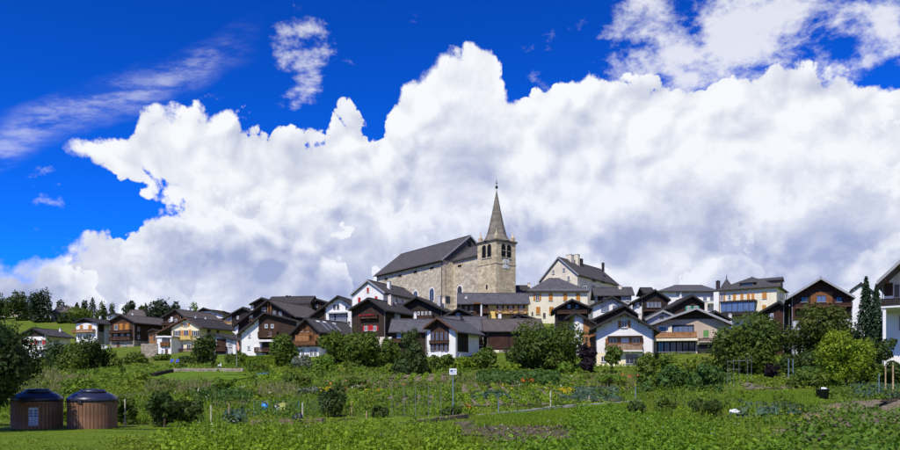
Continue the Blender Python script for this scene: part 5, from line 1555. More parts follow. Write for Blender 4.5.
sheet('soil_bed', 'pale bare soil between the squash plants on the right', 'soil', [(790, 413), (830, 404), (905, 397), (930, 405), (920, 424), (850, 428), (800, 426)], 'soil', 0.05)
sheet('soil_bed', 'pale soil gap at the bottom right of the squash plot', 'soil', [(752, 434), (790, 430), (830, 436), (820, 444), (775, 446)], 'soil', 0.05)
sheet('soil_bed', 'brown soil edge below the dark beam', 'soil', [(446, 428), (480, 420), (482, 434), (450, 436)], 'soil_dark', 0.045)


BEDS = ((205, 386, 250, 395, 'leaf_veg', .3, 'bed of leafy greens above the pale left stake'), (255, 383, 298, 390, 'leaf_potato', .3, 'bed of potatoes below the hedge'),
        (330, 380, 392, 388, 'leaf_veg', .3, 'bed of greens below the large dense tree'), (345, 392, 390, 401, 'leaf_potato', .34, 'bed of potatoes behind the clipped bush'),
        (395, 396, 442, 405, 'leaf_veg', .4, 'bed of greens behind the net trellis'), (455, 385, 520, 394, 'leaf_weed', .3, 'bed of pale herbs below the barn'),
        (462, 397, 545, 406, 'leaf_potato', .36, 'bed of potatoes behind the pale kerb'), (532, 389, 592, 397, 'leaf_bright', .22, 'bed of lettuce by the orange flowers'),
        (560, 398, 622, 402.5, 'leaf_cabbage', .32, 'bed of cabbages at the end of the kerb'), (600, 382, 650, 392, 'leaf_weed', .4, 'bed of pale herbs below the white balcony house'),
        (210, 397.5, 252, 406, 'leaf_corn', .55, 'bed of dark beans above the cabbage patch'), (262, 394, 300, 399, 'leaf_bright', .22, 'bed of lettuce behind the teal netting'),
        (100, 388, 145, 397, 'leaf_weed', .45, 'bed of pale herbs right of the sunlit bin'), (655, 398, 733, 405, 'leaf_veg', .4, 'bed of greens before the tall bean rows'),
        (745, 383, 792, 391, 'leaf_bright', .3, 'bed of lettuce behind the long grass strip'), (150, 400, 200, 408, 'leaf_potato', .3, 'bed of potatoes behind the currant bushes'),
        (385, 375, 450, 382, 'leaf_potato', .3, 'bed of potatoes below the picture-window chalet'), (520, 378, 580, 385, 'leaf_veg', .35, 'bed of greens below the great round tree'))
BEDP = {}
for (a_, b_, c_, e_, m_, h_, lab_) in BEDS:
    sheet('soil_bed', 'brown earth under the ' + lab_, 'soil', [(a_, b_ + .4), ((a_ + c_) / 2, b_), (c_, b_ + 0.3), (c_ + 3, e_), ((a_ + c_) / 2, e_), (a_ - 3, e_)], 'soil', 0.05)
    d0_, d1_ = float(row_d(e_)) + .3, float(row_d(b_)) - .3
    xm_ = (d0_ + d1_) / 2
    slope_ = ((a_ + c_) / 2 - CX) / F
    w_ = (c_ - a_) / F * xm_
    sp_ = max(0.75, xm_ * 0.018)
    for xo in np.arange(-w_ / 2 + .3, w_ / 2, sp_):
        yy = np.arange(d0_, d1_, 0.38) + rng.normal(size=len(np.arange(d0_, d1_, 0.38))) * .08
        xx = slope_ * xm_ + xo + 0.25 * slope_ * (yy - xm_) + rng.normal(size=len(yy)) * .06
        keep_ = rng.random(len(yy)) < 0.9
        BEDP.setdefault(m_, []).append(np.stack([xx, yy, ground(xx, yy), np.full(len(yy), h_)], -1)[keep_])


def scatter(px0, py0, px1, py1, n, clump=0, poly=None):
    """ground points under a block of pixels, evenly over the ground's own area as seen, some of them in clumps"""
    px, py = rng.uniform(px0, px1, n), rng.uniform(py0, py1, n)
    return px, py


def foliage(B, per, r_, h, size, m_up=0.7, aspect=0.62):
    """leafy plants on base points B: `per` leaves each, spread r_, height h"""
    n = len(B)
    Bk = np.repeat(B, per, 0)
    rr, hh, ss = [np.repeat(np.broadcast_to(np.asarray(v, float), (n,)), per) for v in (r_, h, size)]
    a = rng.random(n * per) * 2 * np.pi
    q = np.sqrt(rng.random(n * per))
    t = rng.random(n * per) ** 0.6
    dome = np.sqrt(np.clip(1 - 0.75 * q * q, 0, 1))
    P = Bk + np.stack([np.cos(a) * q * rr, np.sin(a) * q * rr, hh * t * dome + 0.02], -1)
    N = np.stack([np.cos(a) * 0.6 * q, np.sin(a) * 0.6 * q, np.full(n * per, m_up)], -1) + rng.normal(size=(n * per, 3)) * 0.42
    return cards(P, N, ss, aspect)


def blades(B, h, w, lean=0.35):
    n = len(B)
    h = np.broadcast_to(np.asarray(h, float), (n,)) * rng.uniform(0.6, 1.4, n)
    a = rng.random(n) * 2 * np.pi
    tdir = np.stack([np.cos(a), np.sin(a), np.zeros(n)], -1)
    b = rng.random(n) * 2 * np.pi
    ln = np.stack([np.cos(b), np.sin(b), np.zeros(n)], -1) * (lean * h)[:, None] * rng.random(n)[:, None]
    up = np.array([0, 0, 1.0]) * h[:, None]
    w = np.broadcast_to(np.asarray(w, float), (n,))[:, None]
    return np.stack([B - tdir * w, B + tdir * w, B + up + ln + tdir * w * 0.25, B + up + ln - tdir * w * 0.25], 1).reshape(-1, 3)


def stuff(name, label, cat, V, m):
    return tag(link(name, card_mesh(name, V, m)), label, cat, kind='stuff')


def noise2(x, y, s_):
    return (np.sin(x * s_ + 1.7 * np.sin(y * s_ * 0.8 + 0.5)) * np.sin(y * s_ * 1.15 + 1.9 * np.sin(x * s_ * 0.7 + 2.1)) + 1) / 2


def bed(px0, py0, px1, py1, spacing, rows=True, skew=0.0, jit=0.25):
    """plants in rows over the ground between two pixel rows"""
    d0, d1 = float(row_d(py1)), float(row_d(py0))
    out = []
    y = d0
    while y < d1:
        xa, xb = (px0 - CX) / F * y, (px1 - CX) / F * y
        nn = max(1, int((xb - xa) / spacing[0]))
        xx = xa + (np.arange(nn) + rng.random()) * spacing[0] + rng.normal(size=nn) * jit * spacing[0]
        yy = y + skew * (xx - xa) + rng.normal(size=nn) * jit * spacing[1]
        out.append(np.stack([xx, yy], -1))
        y += spacing[1]
    xy = np.concatenate(out)
    return np.stack([xy[:, 0], xy[:, 1], ground(xy[:, 0], xy[:, 1])], -1)


# grass blades of the near lawn
px, py = rng.uniform(-40, 480, 60000), rng.uniform(419, 470, 60000)
B = pix_ground(px, py)
stuff('grass', 'short grass blades of the mown lawn near the bins', 'grass', blades(B, 0.05, 0.008, 0.9), 'grass_lawn')
px, py = rng.uniform(476, 650, 26000), rng.uniform(402, 428, 26000)
keep = py > 402 + (650 - px) * 0.1
B1 = pix_ground(px[keep], py[keep])
px, py = rng.uniform(735, 818, 9000), rng.uniform(393.5, 406, 9000)
B2 = pix_ground(px, py)
px, py = rng.uniform(150, 250, 5000), rng.uniform(373, 384, 5000)
B3 = pix_ground(px, py)
stuff('long_grass', 'long bright grass along the kerb and before the black tub', 'grass',
      np.concatenate([blades(B1, 0.16, 0.016, 0.7), blades(B2, 0.18, 0.022, 0.7), blades(B3, 0.12, 0.04, 0.7)]), 'grass_long')

# rough cover over all the plots, in patches of different height
def cover(n, lo, hi, y0, y1, seed, hmax, keepf):
    px = rng.uniform(-20, 920, n)
    py = rng.uniform(y0, y1, n)
    B = pix_ground(px, py)
    k = noise2(B[:, 0] + seed * 13, B[:, 1] * 1.0 + seed * 7, 0.35)
    ok = (k > lo) & (k < hi) & keepf(px, py)
    B, k = B[ok], k[ok]
    return B, k


def not_open(px, py):
    lawn = (px < 480) & (py > 417 + np.clip((330 - px), 0, 140) * 0.05)
    g1 = (px > 476) & (px < 650) & (py > 402 + (650 - px) * 0.1)
    g2 = (px > 735) & (px < 818) & (py > 393) & (py < 406)
    g3 = (px > 152) & (px < 250) & (py < 383) & (py > 373)
    s1 = (px > 800) & (py > 399 + (900 - px) * 0.07)
    strip = np.zeros(len(px), bool)
    for (a_, b_, c_, e_, *_r) in BEDS:
        strip |= (px > a_ - 2) & (px < c_ + 2) & (py > b_) & (py < e_ + 1.2) & (rng.random(len(px)) < 0.93)
    return ~(lawn | g1 | g2 | g3 | s1 | strip)


for nm, lab, m_, lo, hi, n, hh, sd, ya in (
        ('weeds', 'yellow-green weeds and herbs between the vegetable plots', 'leaf_weed', 0.0, 0.55, 5000, 0.22, 1, 363),
        ('vegetables', 'mid green vegetable leaves across the plots', 'leaf_veg', 0.5, 1.0, 5000, 0.30, 2, 363),
        ('vegetables', 'bright potato tops across the middle plots', 'leaf_potato', 0.6, 1.0, 3600, 0.28, 3, 376),
        ('vegetables', 'dark leafy vegetables in patches across the plots', 'leaf_mid', 0.72, 1.0, 3000, 0.42, 4, 368)):
    B, k = cover(n, lo, hi, ya, 424, sd, hh, not_open)
    d_ = B[:, 1]
    stuff(nm, lab, 'vegetables' if nm != 'weeds' else 'weeds', foliage(B, 14, 0.009 * d_, hh * (0.4 + k) * (0.75 + d_ / 200), 1.25 / F * d_, 0.5), m_)
for m_, lab_ in (('leaf_veg', 'rows of mid green leafy vegetables in the dug beds'), ('leaf_potato', 'rows of bright potato plants in the dug beds'), ('leaf_weed', 'rows of pale yellow-green herbs in the dug beds'),
                 ('leaf_bright', 'rows of bright lettuce in the dug beds'), ('leaf_cabbage', 'row of grey-green cabbages in the bed at the kerb end'), ('leaf_corn', 'rows of dark beans in the bed above the cabbage patch')):
    B = np.concatenate(BEDP[m_])
    stuff('crop_rows', lab_, 'vegetables', foliage(B[:, :3], 16, 0.20 + 0.0016 * B[:, 1], B[:, 3], 1.2 / F * B[:, 1], 0.6), m_)
# grass and stalks growing through everything
px, py = rng.uniform(-20, 920, 42000), 364 + 60 * rng.random(42000)
B = pix_ground(px, py)
k = noise2(B[:, 0] + 40, B[:, 1] + 9, 0.5)
ok = not_open(px, py) & (rng.random(len(px)) < np.clip(2.2 * k - 0.85, 0.04, 0.8))
B, k = B[ok], k[ok]
stuff('rough_grass', 'fresh green grass and stalks growing through all the plots', 'grass', blades(B, 0.12 + 0.36 * k, 0.5 / F * B[:, 1], 0.6), 'grass_long')
# tall clumps: single big plants standing above the rest
px, py = rng.uniform(-10, 910, 420), 368 + 50 * rng.random(420) ** 0.8
ok = not_open(px, py)
B = pix_ground(px[ok], py[ok])
stuff('tall_plants', 'taller leafy plants standing singly above the plots', 'plants', foliage(B, 40, rng.uniform(0.25, 0.6, len(B)), rng.uniform(0.5, 1.3, len(B)), 1.35 / F * B[:, 1], 0.4), 'leaf_mid')
# tall dry and seeding grass
Bs = []
for (a, b, c, e, n) in ((55, 378, 90, 390, 600), (145, 382, 215, 396, 1000), (255, 384, 300, 398, 500), (440, 375, 520, 388, 500), (340, 378, 440, 392, 400), (20, 385, 60, 400, 500), (0, 372, 60, 385, 900), (585, 376, 640, 392, 700)):
    Bs.append(pix_ground(rng.uniform(a, b if False else c, n), rng.uniform(b, e, n)))
B = np.concatenate(Bs)
stuff('tall_grass', 'pale seeding grass tufts between the left plots', 'grass', blades(B, 0.55, 0.7 / F * B[:, 1] * 0.6, 0.35), 'grass_dry')

# foreground crops
B = bed(170, 429, 485, 470, (0.42, 0.5))
keep = (noise2(B[:, 0], B[:, 1], 0.9) > 0.12) & (B[:, 1] < 21.6 + np.clip((B[:, 0] + 6.5) * 0.55, -4, 2.0)) & ~((B[:, 1] > 17.0) & (B[:, 0] > 0.1))
stuff('potato_plants', 'bright potato plants filling the bottom middle foreground', 'vegetables', foliage(B[keep], 70, 0.34, rng.uniform(0.24, 0.56, keep.sum()), rng.uniform(0.030, 0.052, keep.sum()), 0.5), 'leaf_potato')
B = bed(575, 413, 790, 470, (0.44, 0.5))
B = np.concatenate([B[(B[:, 0] < 8.2) & (B[:, 1] > 12)], bed(500, 449, 600, 480, (0.45, 0.5))])
B = B[noise2(B[:, 0] * 2.1, B[:, 1] * 2.3, 0.9) > 0.13]
stuff('bean_plants', 'dense dwarf bean plants right of the soil patch in the foreground', 'vegetables', foliage(B, 66, 0.34, rng.uniform(0.26, 0.60, len(B)), rng.uniform(0.034, 0.058, len(B)), 0.45), 'leaf_bean')
B = bed(765, 405, 925, 470, (0.8, 0.9), jit=0.35)
keep = noise2(B[:, 0] * 1.3, B[:, 1] * 1.3, 0.8) > np.where(B[:, 1] < 20.0, 0.06, 0.66)
stuff('squash_plants', 'big squash leaves sprawling over the soil at lower right', 'vegetables', foliage(B[keep], 34, 0.5, 0.38, 0.072, 0.7, 0.85), 'leaf_squash')
B = np.concatenate([bed(855, 389, 905, 399, (0.55, 0.7)), bed(480, 395, 512, 401, (0.7, 1.0), jit=0.5), bed(740, 407, 800, 418, (0.75, 1.0), jit=0.5), bed(226, 416, 248, 424, (0.5, 0.5)), bed(575, 391, 620, 397, (0.6, 1.0))])
stuff('cabbage_plants', 'blue-green cabbages in short rows among the plots', 'vegetables', foliage(B, 26, 0.32, 0.4, 0.12, 0.7, 0.8), 'leaf_cabbage')
B = np.concatenate([bed(640, 378, 730, 393, (1.0, 2.6), jit=0.6), bed(800, 380, 835, 390, (0.5, 1.4)), bed(195, 398, 250, 404, (0.5, 1.5)), bed(480, 376, 560, 386, (0.6, 2.0))])
stuff('bean_rows', 'taller dark bean and corn rows in the middle distance plots', 'vegetables', foliage(B, 30, 0.35, 0.85, 1.8 / F * B[:, 1], 0.3), 'leaf_corn')
Bl = np.concatenate([pix_ground(rng.uniform(319, 334, 90), rng.uniform(392, 396, 90)), pix_ground(rng.uniform(560, 574, 40), rng.uniform(393, 397, 40)),
                     pix_ground(rng.uniform(780, 860, 14), rng.uniform(415, 430, 14)), pix_ground(rng.uniform(480, 640, 20), rng.uniform(385, 400, 20))])
stuff('flowers', 'small yellow flowers dotted among the plots', 'flowers', foliage(Bl + np.array([0, 0, 0.35]), 3, 0.12, 0.12, 1.0 / F * Bl[:, 1]), 'bloom_yellow')
Bl = np.concatenate([pix_ground(rng.uniform(521, 533, 40), rng.uniform(383, 388, 40)), pix_ground(rng.uniform(330, 420, 14), rng.uniform(385, 400, 14)), pix_ground(rng.uniform(620, 640, 16), rng.uniform(378, 384, 16)), pix_ground(rng.uniform(466, 468, 4), rng.uniform(420, 422, 4))])
stuff('flowers', 'orange marigold flowers dotted among the plots', 'flowers', foliage(Bl + np.array([0, 0, 0.45]), 3, 0.14, 0.25, 1.1 / F * Bl[:, 1]), 'bloom_orange')
Bl = np.concatenate([pix_ground(rng.uniform(350, 362, 12), rng.uniform(389, 394, 12)), pix_ground(rng.uniform(440, 640, 24), rng.uniform(380, 402, 24)), pix_ground(rng.uniform(160, 300, 16), rng.uniform(388, 408, 16))])
stuff('flowers', 'scattered white flowers among the plots', 'flowers', foliage(Bl + np.array([0, 0, 0.4]), 3, 0.12, 0.2, 0.8 / F * Bl[:, 1]), 'bloom_white')

# clods and pebbles on the bare soil, weeds creeping in
def clods(B, size):
    n = len(B)
    return cards(B + np.array([0, 0, 0.03]), rng.normal(size=(n, 3)) * 0.8 + np.array([0, 0, 1.0]), size, 0.8, 0.7)


px, py = np.concatenate([rng.uniform(474, 592, 500), rng.uniform(795, 910, 600), rng.uniform(755, 825, 200)]), np.concatenate([rng.uniform(427, 442, 500), rng.uniform(402, 427, 600), rng.uniform(433, 445, 200)])
B = pix_ground(px, py) + np.array([0, 0, 0.04])
stuff('soil_clods', 'loose earth clods and pebbles on the bare soil patches', 'soil', clods(B, 0.04), 'soil')
px, py = np.concatenate([rng.uniform(470, 600, 170), rng.uniform(790, 905, 120), rng.uniform(470, 600, 60)]), np.concatenate([rng.uniform(425, 444, 170), rng.uniform(402, 440, 120), rng.uniform(424, 428, 60)])
B = pix_ground(px, py)
stuff('weeds', 'small weeds and seedlings creeping over the bare soil', 'weeds', foliage(B, 12, 0.16, 0.13, 0.035), 'leaf_weed')
# meadow flowers and taller weeds at the lower left and along the bottom edge
px, py = np.concatenate([rng.uniform(110, 210, 260), rng.uniform(-10, 480, 160)]), np.concatenate([rng.uniform(441, 460, 260), rng.uniform(444, 460, 160)])
B = pix_ground(px, py)
stuff('weeds', 'low yellow-green weeds along the bottom edge of the lawn', 'weeds', foliage(B, 14, 0.16, 0.14, 0.03), 'leaf_weed')

# taller flowering stalks and yellowing shoots standing in the foreground crops
px, py = np.concatenate([rng.uniform(190, 470, 80), rng.uniform(600, 780, 24), rng.uniform(640, 740, 40)]), np.concatenate([rng.uniform(436, 465, 80), rng.uniform(430, 462, 24), rng.uniform(405, 418, 40)])
B = pix_ground(px, py)
hh = rng.uniform(0.5, 0.85, len(B))
Vt = np.concatenate([foliage(B, 26, 0.14, hh, 0.036, 0.3, 0.5), blades(np.repeat(B, 5, 0) + rng.normal(size=(len(B) * 5, 3)) * np.array([.1, .1, 0]), np.repeat(hh, 5), 0.01, 0.4)])
stuff('tall_weeds', 'taller yellow-green stalks standing out of the foreground crops', 'weeds', Vt, 'leaf_weed')
px, py = rng.uniform(190, 780, 34), rng.uniform(436, 460, 34)
B = pix_ground(px, py) + np.array([0, 0, 0.46])
stuff('flowers', 'few pale blossoms on the foreground crops', 'flowers', foliage(B, 4, 0.06, 0.08, 0.02), 'bloom_white')


# ------------------------------------------------------------------ things in the gardens
def gp(px, py):
    p = pix_ground([px], [py])[0]
    return Vector(p)


mat('bin_wood', (0.21, 0.108, 0.060), 0.7, 0.22, 2.5, bump=0.3)
mat('bin_lid', (0.022, 0.026, 0.055), 0.35, 0.1, spec=0.5, bump=0.05)
mat('notice', (0.40, 0.45, 0.54), 0.5, 0.05, bump=0.0)
mat('ink_blue', (0.06, 0.12, 0.30), 0.6, 0.1, bump=0.0)


def bin_(px, label, notice):
    b = gp(px, 428.5)
    root = empty('waste_bin', b)
    tag(root, label, 'waste bin', 'round wooden-clad waste bins')
    Rb = 0.765
    MB().lathe([(Rb - .03, -0.1), (Rb - .03, 0.92)], 32).build('drum', 'plastic_black', root, True)
    n = 42
    sl = MB()
    wd = 2 * math.pi * Rb / n
    sl.box(-wd / 2 + .006, wd / 2 - .006, -0.03, 0.0, 0.02, 0.93)
    me = sl.mesh('slat', 'bin_wood')
    for i in range(n):
        a = 2 * math.pi * i / n
        o = link('slat', me, root)
        o.location = (Rb * math.sin(a), -Rb * math.cos(a), 0)
        o.rotation_euler = (0, 0, a)
    MB().lathe([(Rb + .01, 0.90), (Rb + .035, 0.905), (Rb + .035, 0.95), (Rb + .01, 0.955)], 32).build('rim_band', 'bin_wood', root)
    lid = MB().lathe([(Rb + .02, 0.955), (Rb + .06, 0.97), (Rb + .06, 1.06), (Rb - .01, 1.14), (0.60, 1.24), (0.42, 1.31), (0.2, 1.35), (0.0001, 1.36)], 32).build('lid', 'bin_lid', root, True)
    # raised filling hatch with its handle
    hm = MB().lathe([(0.43, 1.27), (0.43, 1.34), (0.36, 1.385), (0.0001, 1.40)], 24, (0.08, -0.12, 0))
    hm.build('hatch', 'bin_lid', lid, True)
    MB().box(-.1, .26, -.5, -.44, 1.26, 1.33).build('hatch_handle', 'plastic_black', lid)
    MB().box(-.06, .06, -Rb - .10, -Rb - .055, 0.93, 1.05).build('latch', 'plastic_black', lid)
    if notice:
        a = R(22)
        nt = MB().box(-.14, .14, -.02, 0, .14, .76).build('notice_board', 'notice', root)
        nt.location = (Rb * math.sin(a) * 1.005 + .02 * math.sin(a), -Rb * math.cos(a) * 1.005 - .02 * math.cos(a), 0)
        nt.rotation_euler = (0, 0, a)
        q = MB()
        for k in range(3):
            for j in range(2):
                q.box(-.12 + j * .14, -.02 + j * .14, -.024, -.0205, .62 - k * .09, .68 - k * .09)
        for k in range(5):
            q.box(-.12, .12 - .05 * (k % 2), -.024, -.0205, .36 - k * .05, .375 - k * .05)
        q.build('notice_print', 'ink_blue', nt)
        for s_ in (-1, 1):
            ps = MB().box(-.03, .03, -.05, 0, 0, .95)
            a2 = R(-48)
        o = ps.build('corner_batten', 'stake_wood', root)
        o.location = ((Rb + .01) * math.sin(a2), -(Rb + .01) * math.cos(a2), 0)
        o.rotation_euler = (0, 0, a2)
    return root


bin_(37.5, 'wooden-clad waste bin with a pale notice, in the tree shade at far left', True)
bin_(92.5, 'sunlit wooden-clad waste bin with dark domed lid, right of the noticed one', False)


def stake(px, yt, yb, w, m, label, name='stake', group='stakes in the garden plots', lean=0.0):
    b = gp(px, yb)
    h = (yb - yt) / F * b.y
    r_ = w / 2 / F * b.y
    root = MB().tube((0, 0, -.2), (lean * h, 0, h), r_, r_ * 0.85, 7).build(name, m)
    root.location = b
    return tag(root, label, 'stake', group)


for a in (
        (885.5, 367, 397, 1.5, 'stake_wood', 'wooden stake at far right, the left one of the tall pair'),
        (893, 365, 398, 1.7, 'stake_wood', 'tallest wooden stake close to the right photo edge'),
        (879, 374, 398, 1.0, 'pole_blue', 'thin bluish stake left of the tall wooden pair'),
        (211, 404, 424, 1.4, 'stake_pale', 'pale wooden stake left of the cabbage patch'),
        (229, 402, 421, 1.4, 'stake_wood', 'brownish stake just above the cabbage patch'),
        (302.5, 402, 420, 1.6, 'stake_pale', 'white-painted stake beside the dark sack'),
        (550.5, 391, 407, 1.5, 'stake_pale', 'whitish stake standing on the kerb in the middle'),
        (589, 396, 403.5, 1.0, 'stake_pale', 'short pale stake at the kerb below the yellow flowers'),
        (560.5, 402, 407, 0.9, 'stake_pale', 'very short pale peg at the kerb'),
        (635.5, 386, 402, 1.0, 'pole_blue', 'thin grey rod above the dark tomato bushes'),
        (366.5, 411, 420, 1.5, 'stake_wood', 'short wooden post at the lawn edge left of the net'),
        (351.5, 401, 416, 1.2, 'stake_wood', 'thin brown stake beside the loose berry bush'),
        (498.5, 401, 414.5, 1.2, 'pole_blue', 'thin bluish rod above the kerb left of centre'),
        (716.5, 373, 391, 1.0, 'stake_pale', 'pale bean pole left of the bean frame'),
        (125, 398, 427, 1.3, 'stake_pale', 'grey post in the weeds right of the sunlit bin'),
        (788.5, 366, 385, 0.9, 'pole_blue', 'thin blue stake in the thicket, left of two'),
        (793, 366, 386, 0.9, 'pole_blue', 'thin blue stake in the thicket, right of two')):
    stake(*a)
stake(194, 388, 402, 1.4, 'stake_pale', 'leaning grey stick in the pale grass on the left', lean=0.35)

# sign
b = gp(453, 419)
sg = empty('garden_sign', b)
tag(sg, 'small white sign with blue marks on a tall grey-blue pole', 'sign')
hz = (419 - 369.5) / F * b.y
MB().tube((0, 0, -.2), (0, 0, hz - .02), .028, .028, 8).build('pole', 'pole_blue', sg)
bd = MB().box(-.16, .16, -.055, -.03, hz - .27, hz).build('board', 'trim_white', sg)
q = MB().box(-.12, .0, -.058, -.0555, hz - .15, hz - .06)
q.box(-.12, .12, -.058, -.0555, hz - .2, hz - .18)
q.box(.03, .12, -.058, -.0555, hz - .11, hz - .07)
q.build('board_print', 'ink_blue', bd)


# kerb along the plots
def kerb(pts, label, m, w, h, name='kerb_stone', seg=1.4):
    P = [gp(*p) for p in pts]
    root = empty('kerb', P[0])
    tag(root, label, 'kerb')
    for a, c in zip(P[:-1], P[1:]):
        L = (c - a).length
        n = max(1, int(L / seg))
        for i in range(n):
            p = a.lerp(c, (i + .01) / n) - P[0]
            e = a.lerp(c, (i + .985) / n) - P[0]
            dv = (e - p).normalized()
            sd = Vector((-dv.y, dv.x, 0)) * w / 2
            jz = random.uniform(-.015, .015)
            up = Vector((0, 0, h + jz))
            dn = Vector((0, 0, -.1))
            MB().add([p - sd + dn, p + sd + dn, e + sd + dn, e - sd + dn, p - sd + up, p + sd + up, e + sd + up, e - sd + up],
                     [(0, 1, 2, 3), (4, 5, 6, 7), (0, 1, 5, 4), (1, 2, 6, 5), (2, 3, 7, 6), (3, 0, 4, 7)]).build(name, m, root)


kerb([(402, 428), (467, 419.5)], 'dark weathered timber beam edging the plot below the sign', 'plank_old', .22, .2, 'beam', 2.2)
kerb([(478, 418.5), (520, 413), (560, 408), (640, 402.5)], 'thin pale stone kerb between vegetables and long grass', 'concrete', .16, .13)

# raised beds
for px0, px1, yt, yb, lab in ((250, 264, 419.5, 426.5, 'grey plank box bed at the lawn edge, leftmost of three'), (279, 293, 419, 426, 'brown plank box bed beside the dark sack, middle of three'), (304, 322, 418, 424.5, 'low plank box bed right of the white stake')):
    b = gp((px0 + px1) / 2, yb)
    w = (px1 - px0) / F * b.y
    hh = (yb - yt) / F * b.y
    root = empty('raised_bed', b)
    tag(root, lab, 'raised bed', 'plank box beds')
    for k in range(3):
        z0 = hh * k / 3
        MB().box(-w / 2, w / 2, 0, .035, z0 + .004, z0 + hh / 3 - .006).build('plank', 'plank_old', root)
        for x in (-w / 2, w / 2 - .035):
            MB().box(x, x + .035, .04, .8, z0 + .004, z0 + hh / 3 - .006).build('plank', 'plank_old', root)
    MB().box(-w / 2 + .04, w / 2 - .04, .045, .79, 0, hh * .85).build('soil', 'soil_dark', root)


def lump(name, px, yb, wpx, hpx, m, label, cat, sq=0.18):
    b = gp(px, yb)
    import bmesh
    bm = bmesh.new()
    bmesh.ops.create_icosphere(bm, subdivisions=3, radius=1)
    w, h = wpx / 2 / F * b.y, hpx / F * b.y
    ph = random.random() * 9
    for v in bm.verts:
        c = v.co
        k = 1 + sq * math.sin(c.x * 4 + ph) * math.sin(c.y * 5 + ph * 2) + sq * .5 * math.sin(c.z * 9 + ph + c.x * 7)
        v.co = Vector((c.x * w * k, c.y * w * .8 * k, max(-.05, (c.z * .5 + .5) * h * k)))
    me = bpy.data.meshes.new(name)
    bm.to_mesh(me)
    bm.free()
    me.materials.append(MATS[m])
    me.polygons.foreach_set('use_smooth', [True] * len(me.polygons))
    o = link(name, me)
    o.location = b
    return tag(o, label, cat)


lump('garden_sack', 298, 423, 10, 10, 'plastic_black', 'dark glossy sack beside the white stake', 'sack')
o = lump('plastic_bag', 734.5, 420, 9.5, 5.0, 'plastic_white', 'crumpled white plastic sheet lying on the bean plants', 'plastic sheet', .16)
o.location.z += 0.30
# blue bucket, cream can
for px, yb, wp, hp, m, nm, lab in ((265, 412, 6.5, 8, 'plastic_blue', 'bucket', 'bright blue plastic bucket among the teal netting'), (277.5, 413, 5, 7, 'plastic_white', 'jerry_can', 'cream plastic can right of the blue bucket')):
    b = gp(px, yb)
    r_, hh = wp / 2 / F * b.y, hp / F * b.y
    root = empty(nm, b)
    tag(root, lab, 'bucket' if nm == 'bucket' else 'can')
    MB().lathe([(r_ * .8, 0), (r_, hh), (r_ * .93, hh), (r_ * .75, .05)], 16).build('body', m, root, True)
    MB().tube((-r_, 0, hh), (0, 0, hh * 1.35), .012).tube((0, 0, hh * 1.35), (r_, 0, hh), .012).build('handle', 'metal_grey', root)
# yellow cloth on a stake
b = gp(283, 416)
root = empty('scarecrow', b)
tag(root, 'yellow cloth hung on a stake like a scarecrow in the left plots', 'scarecrow')
MB().tube((0, 0, -.2), (0, 0, .75), .02).tube((-.28, 0, .58), (.28, 0, .58), .015).build('stick', 'stake_wood', root)
mat('cloth_yellow', (0.42, 0.43, 0.12), 0.8, 0.15, 5.0)
MB().prism([(-.17, .6), (-.1, .3), (.0, .33), (.06, .22), (.15, .58), (.06, .64), (-.06, .64)], -.05, .04).build('cloth', 'cloth_yellow', root)


# nets on posts
def net(label, px0, px1, yt, yb, posts, m, mesh_m, name='net_trellis', step=.22, rise=None):
    a, c = gp(px0, yb), gp(px1, yb)
    root = empty(name, a)
    tag(root, label, 'net')
    L = c - a
    hh = (yb - yt) / F * a.y
    for k in posts:
        p = L * k
        MB().tube(p - Vector((0, 0, .2)), p + Vector((0, 0, hh)), .012, .010, 6).build('post', m, root)
    q = MB()
    n = int(hh / step)
    for i in range(n + 1):
        z = Vector((0, 0, .1 + (hh - .12) * i / n))
        q.tube(z, L + z, .0035, .0035, 3, False)
    n = int(L.length / step)
    for i in range(n + 1):
        q.tube(L * (i / n) + Vector((0, 0, .05)), L * (i / n) + Vector((0, 0, hh)), .003, .003, 3, False)
    o = q.build('netting', mesh_m, root)
    o['kind'] = 'stuff'


net('thin grey-blue net trellis on slim posts left of the white sign', 392, 441, 386, 418, (0, .25, .48, .75, 1), 'pole_grey', 'pole_grey')
net('teal crop netting around the blue bucket in the left plots', 254, 322, 400, 416, (0, .33, .66, 1), 'net_teal', 'net_teal', 'crop_net', .13)
# bean frame
b = gp(738, 390)
root = empty('bean_frame', b)
tag(root, 'bean frame of pale poles with cross bars under the great dark tree', 'bean frame')
k_ = b.y / F
for px, yt in ((727.5, 361), (734, 360), (739.5, 358), (747.5, 359), (751.5, 357), (731, 374)):
    x = (px - 738) * k_
    MB().tube((x, 0, -.2), (x + random.uniform(-.05, .05), .1, (390 - yt) * k_), .016, .012, 6).build('pole', 'pole_grey', root)
MB().tube((-11 * k_, .05, 27 * k_), (14 * k_, .05, 28 * k_), .02, n=6).build('cross_bar', 'pole_grey', root)
MB().tube((-11 * k_, .05, 19 * k_), (3 * k_, .05, 19 * k_), .02, n=6).build('cross_bar', 'pole_grey', root)

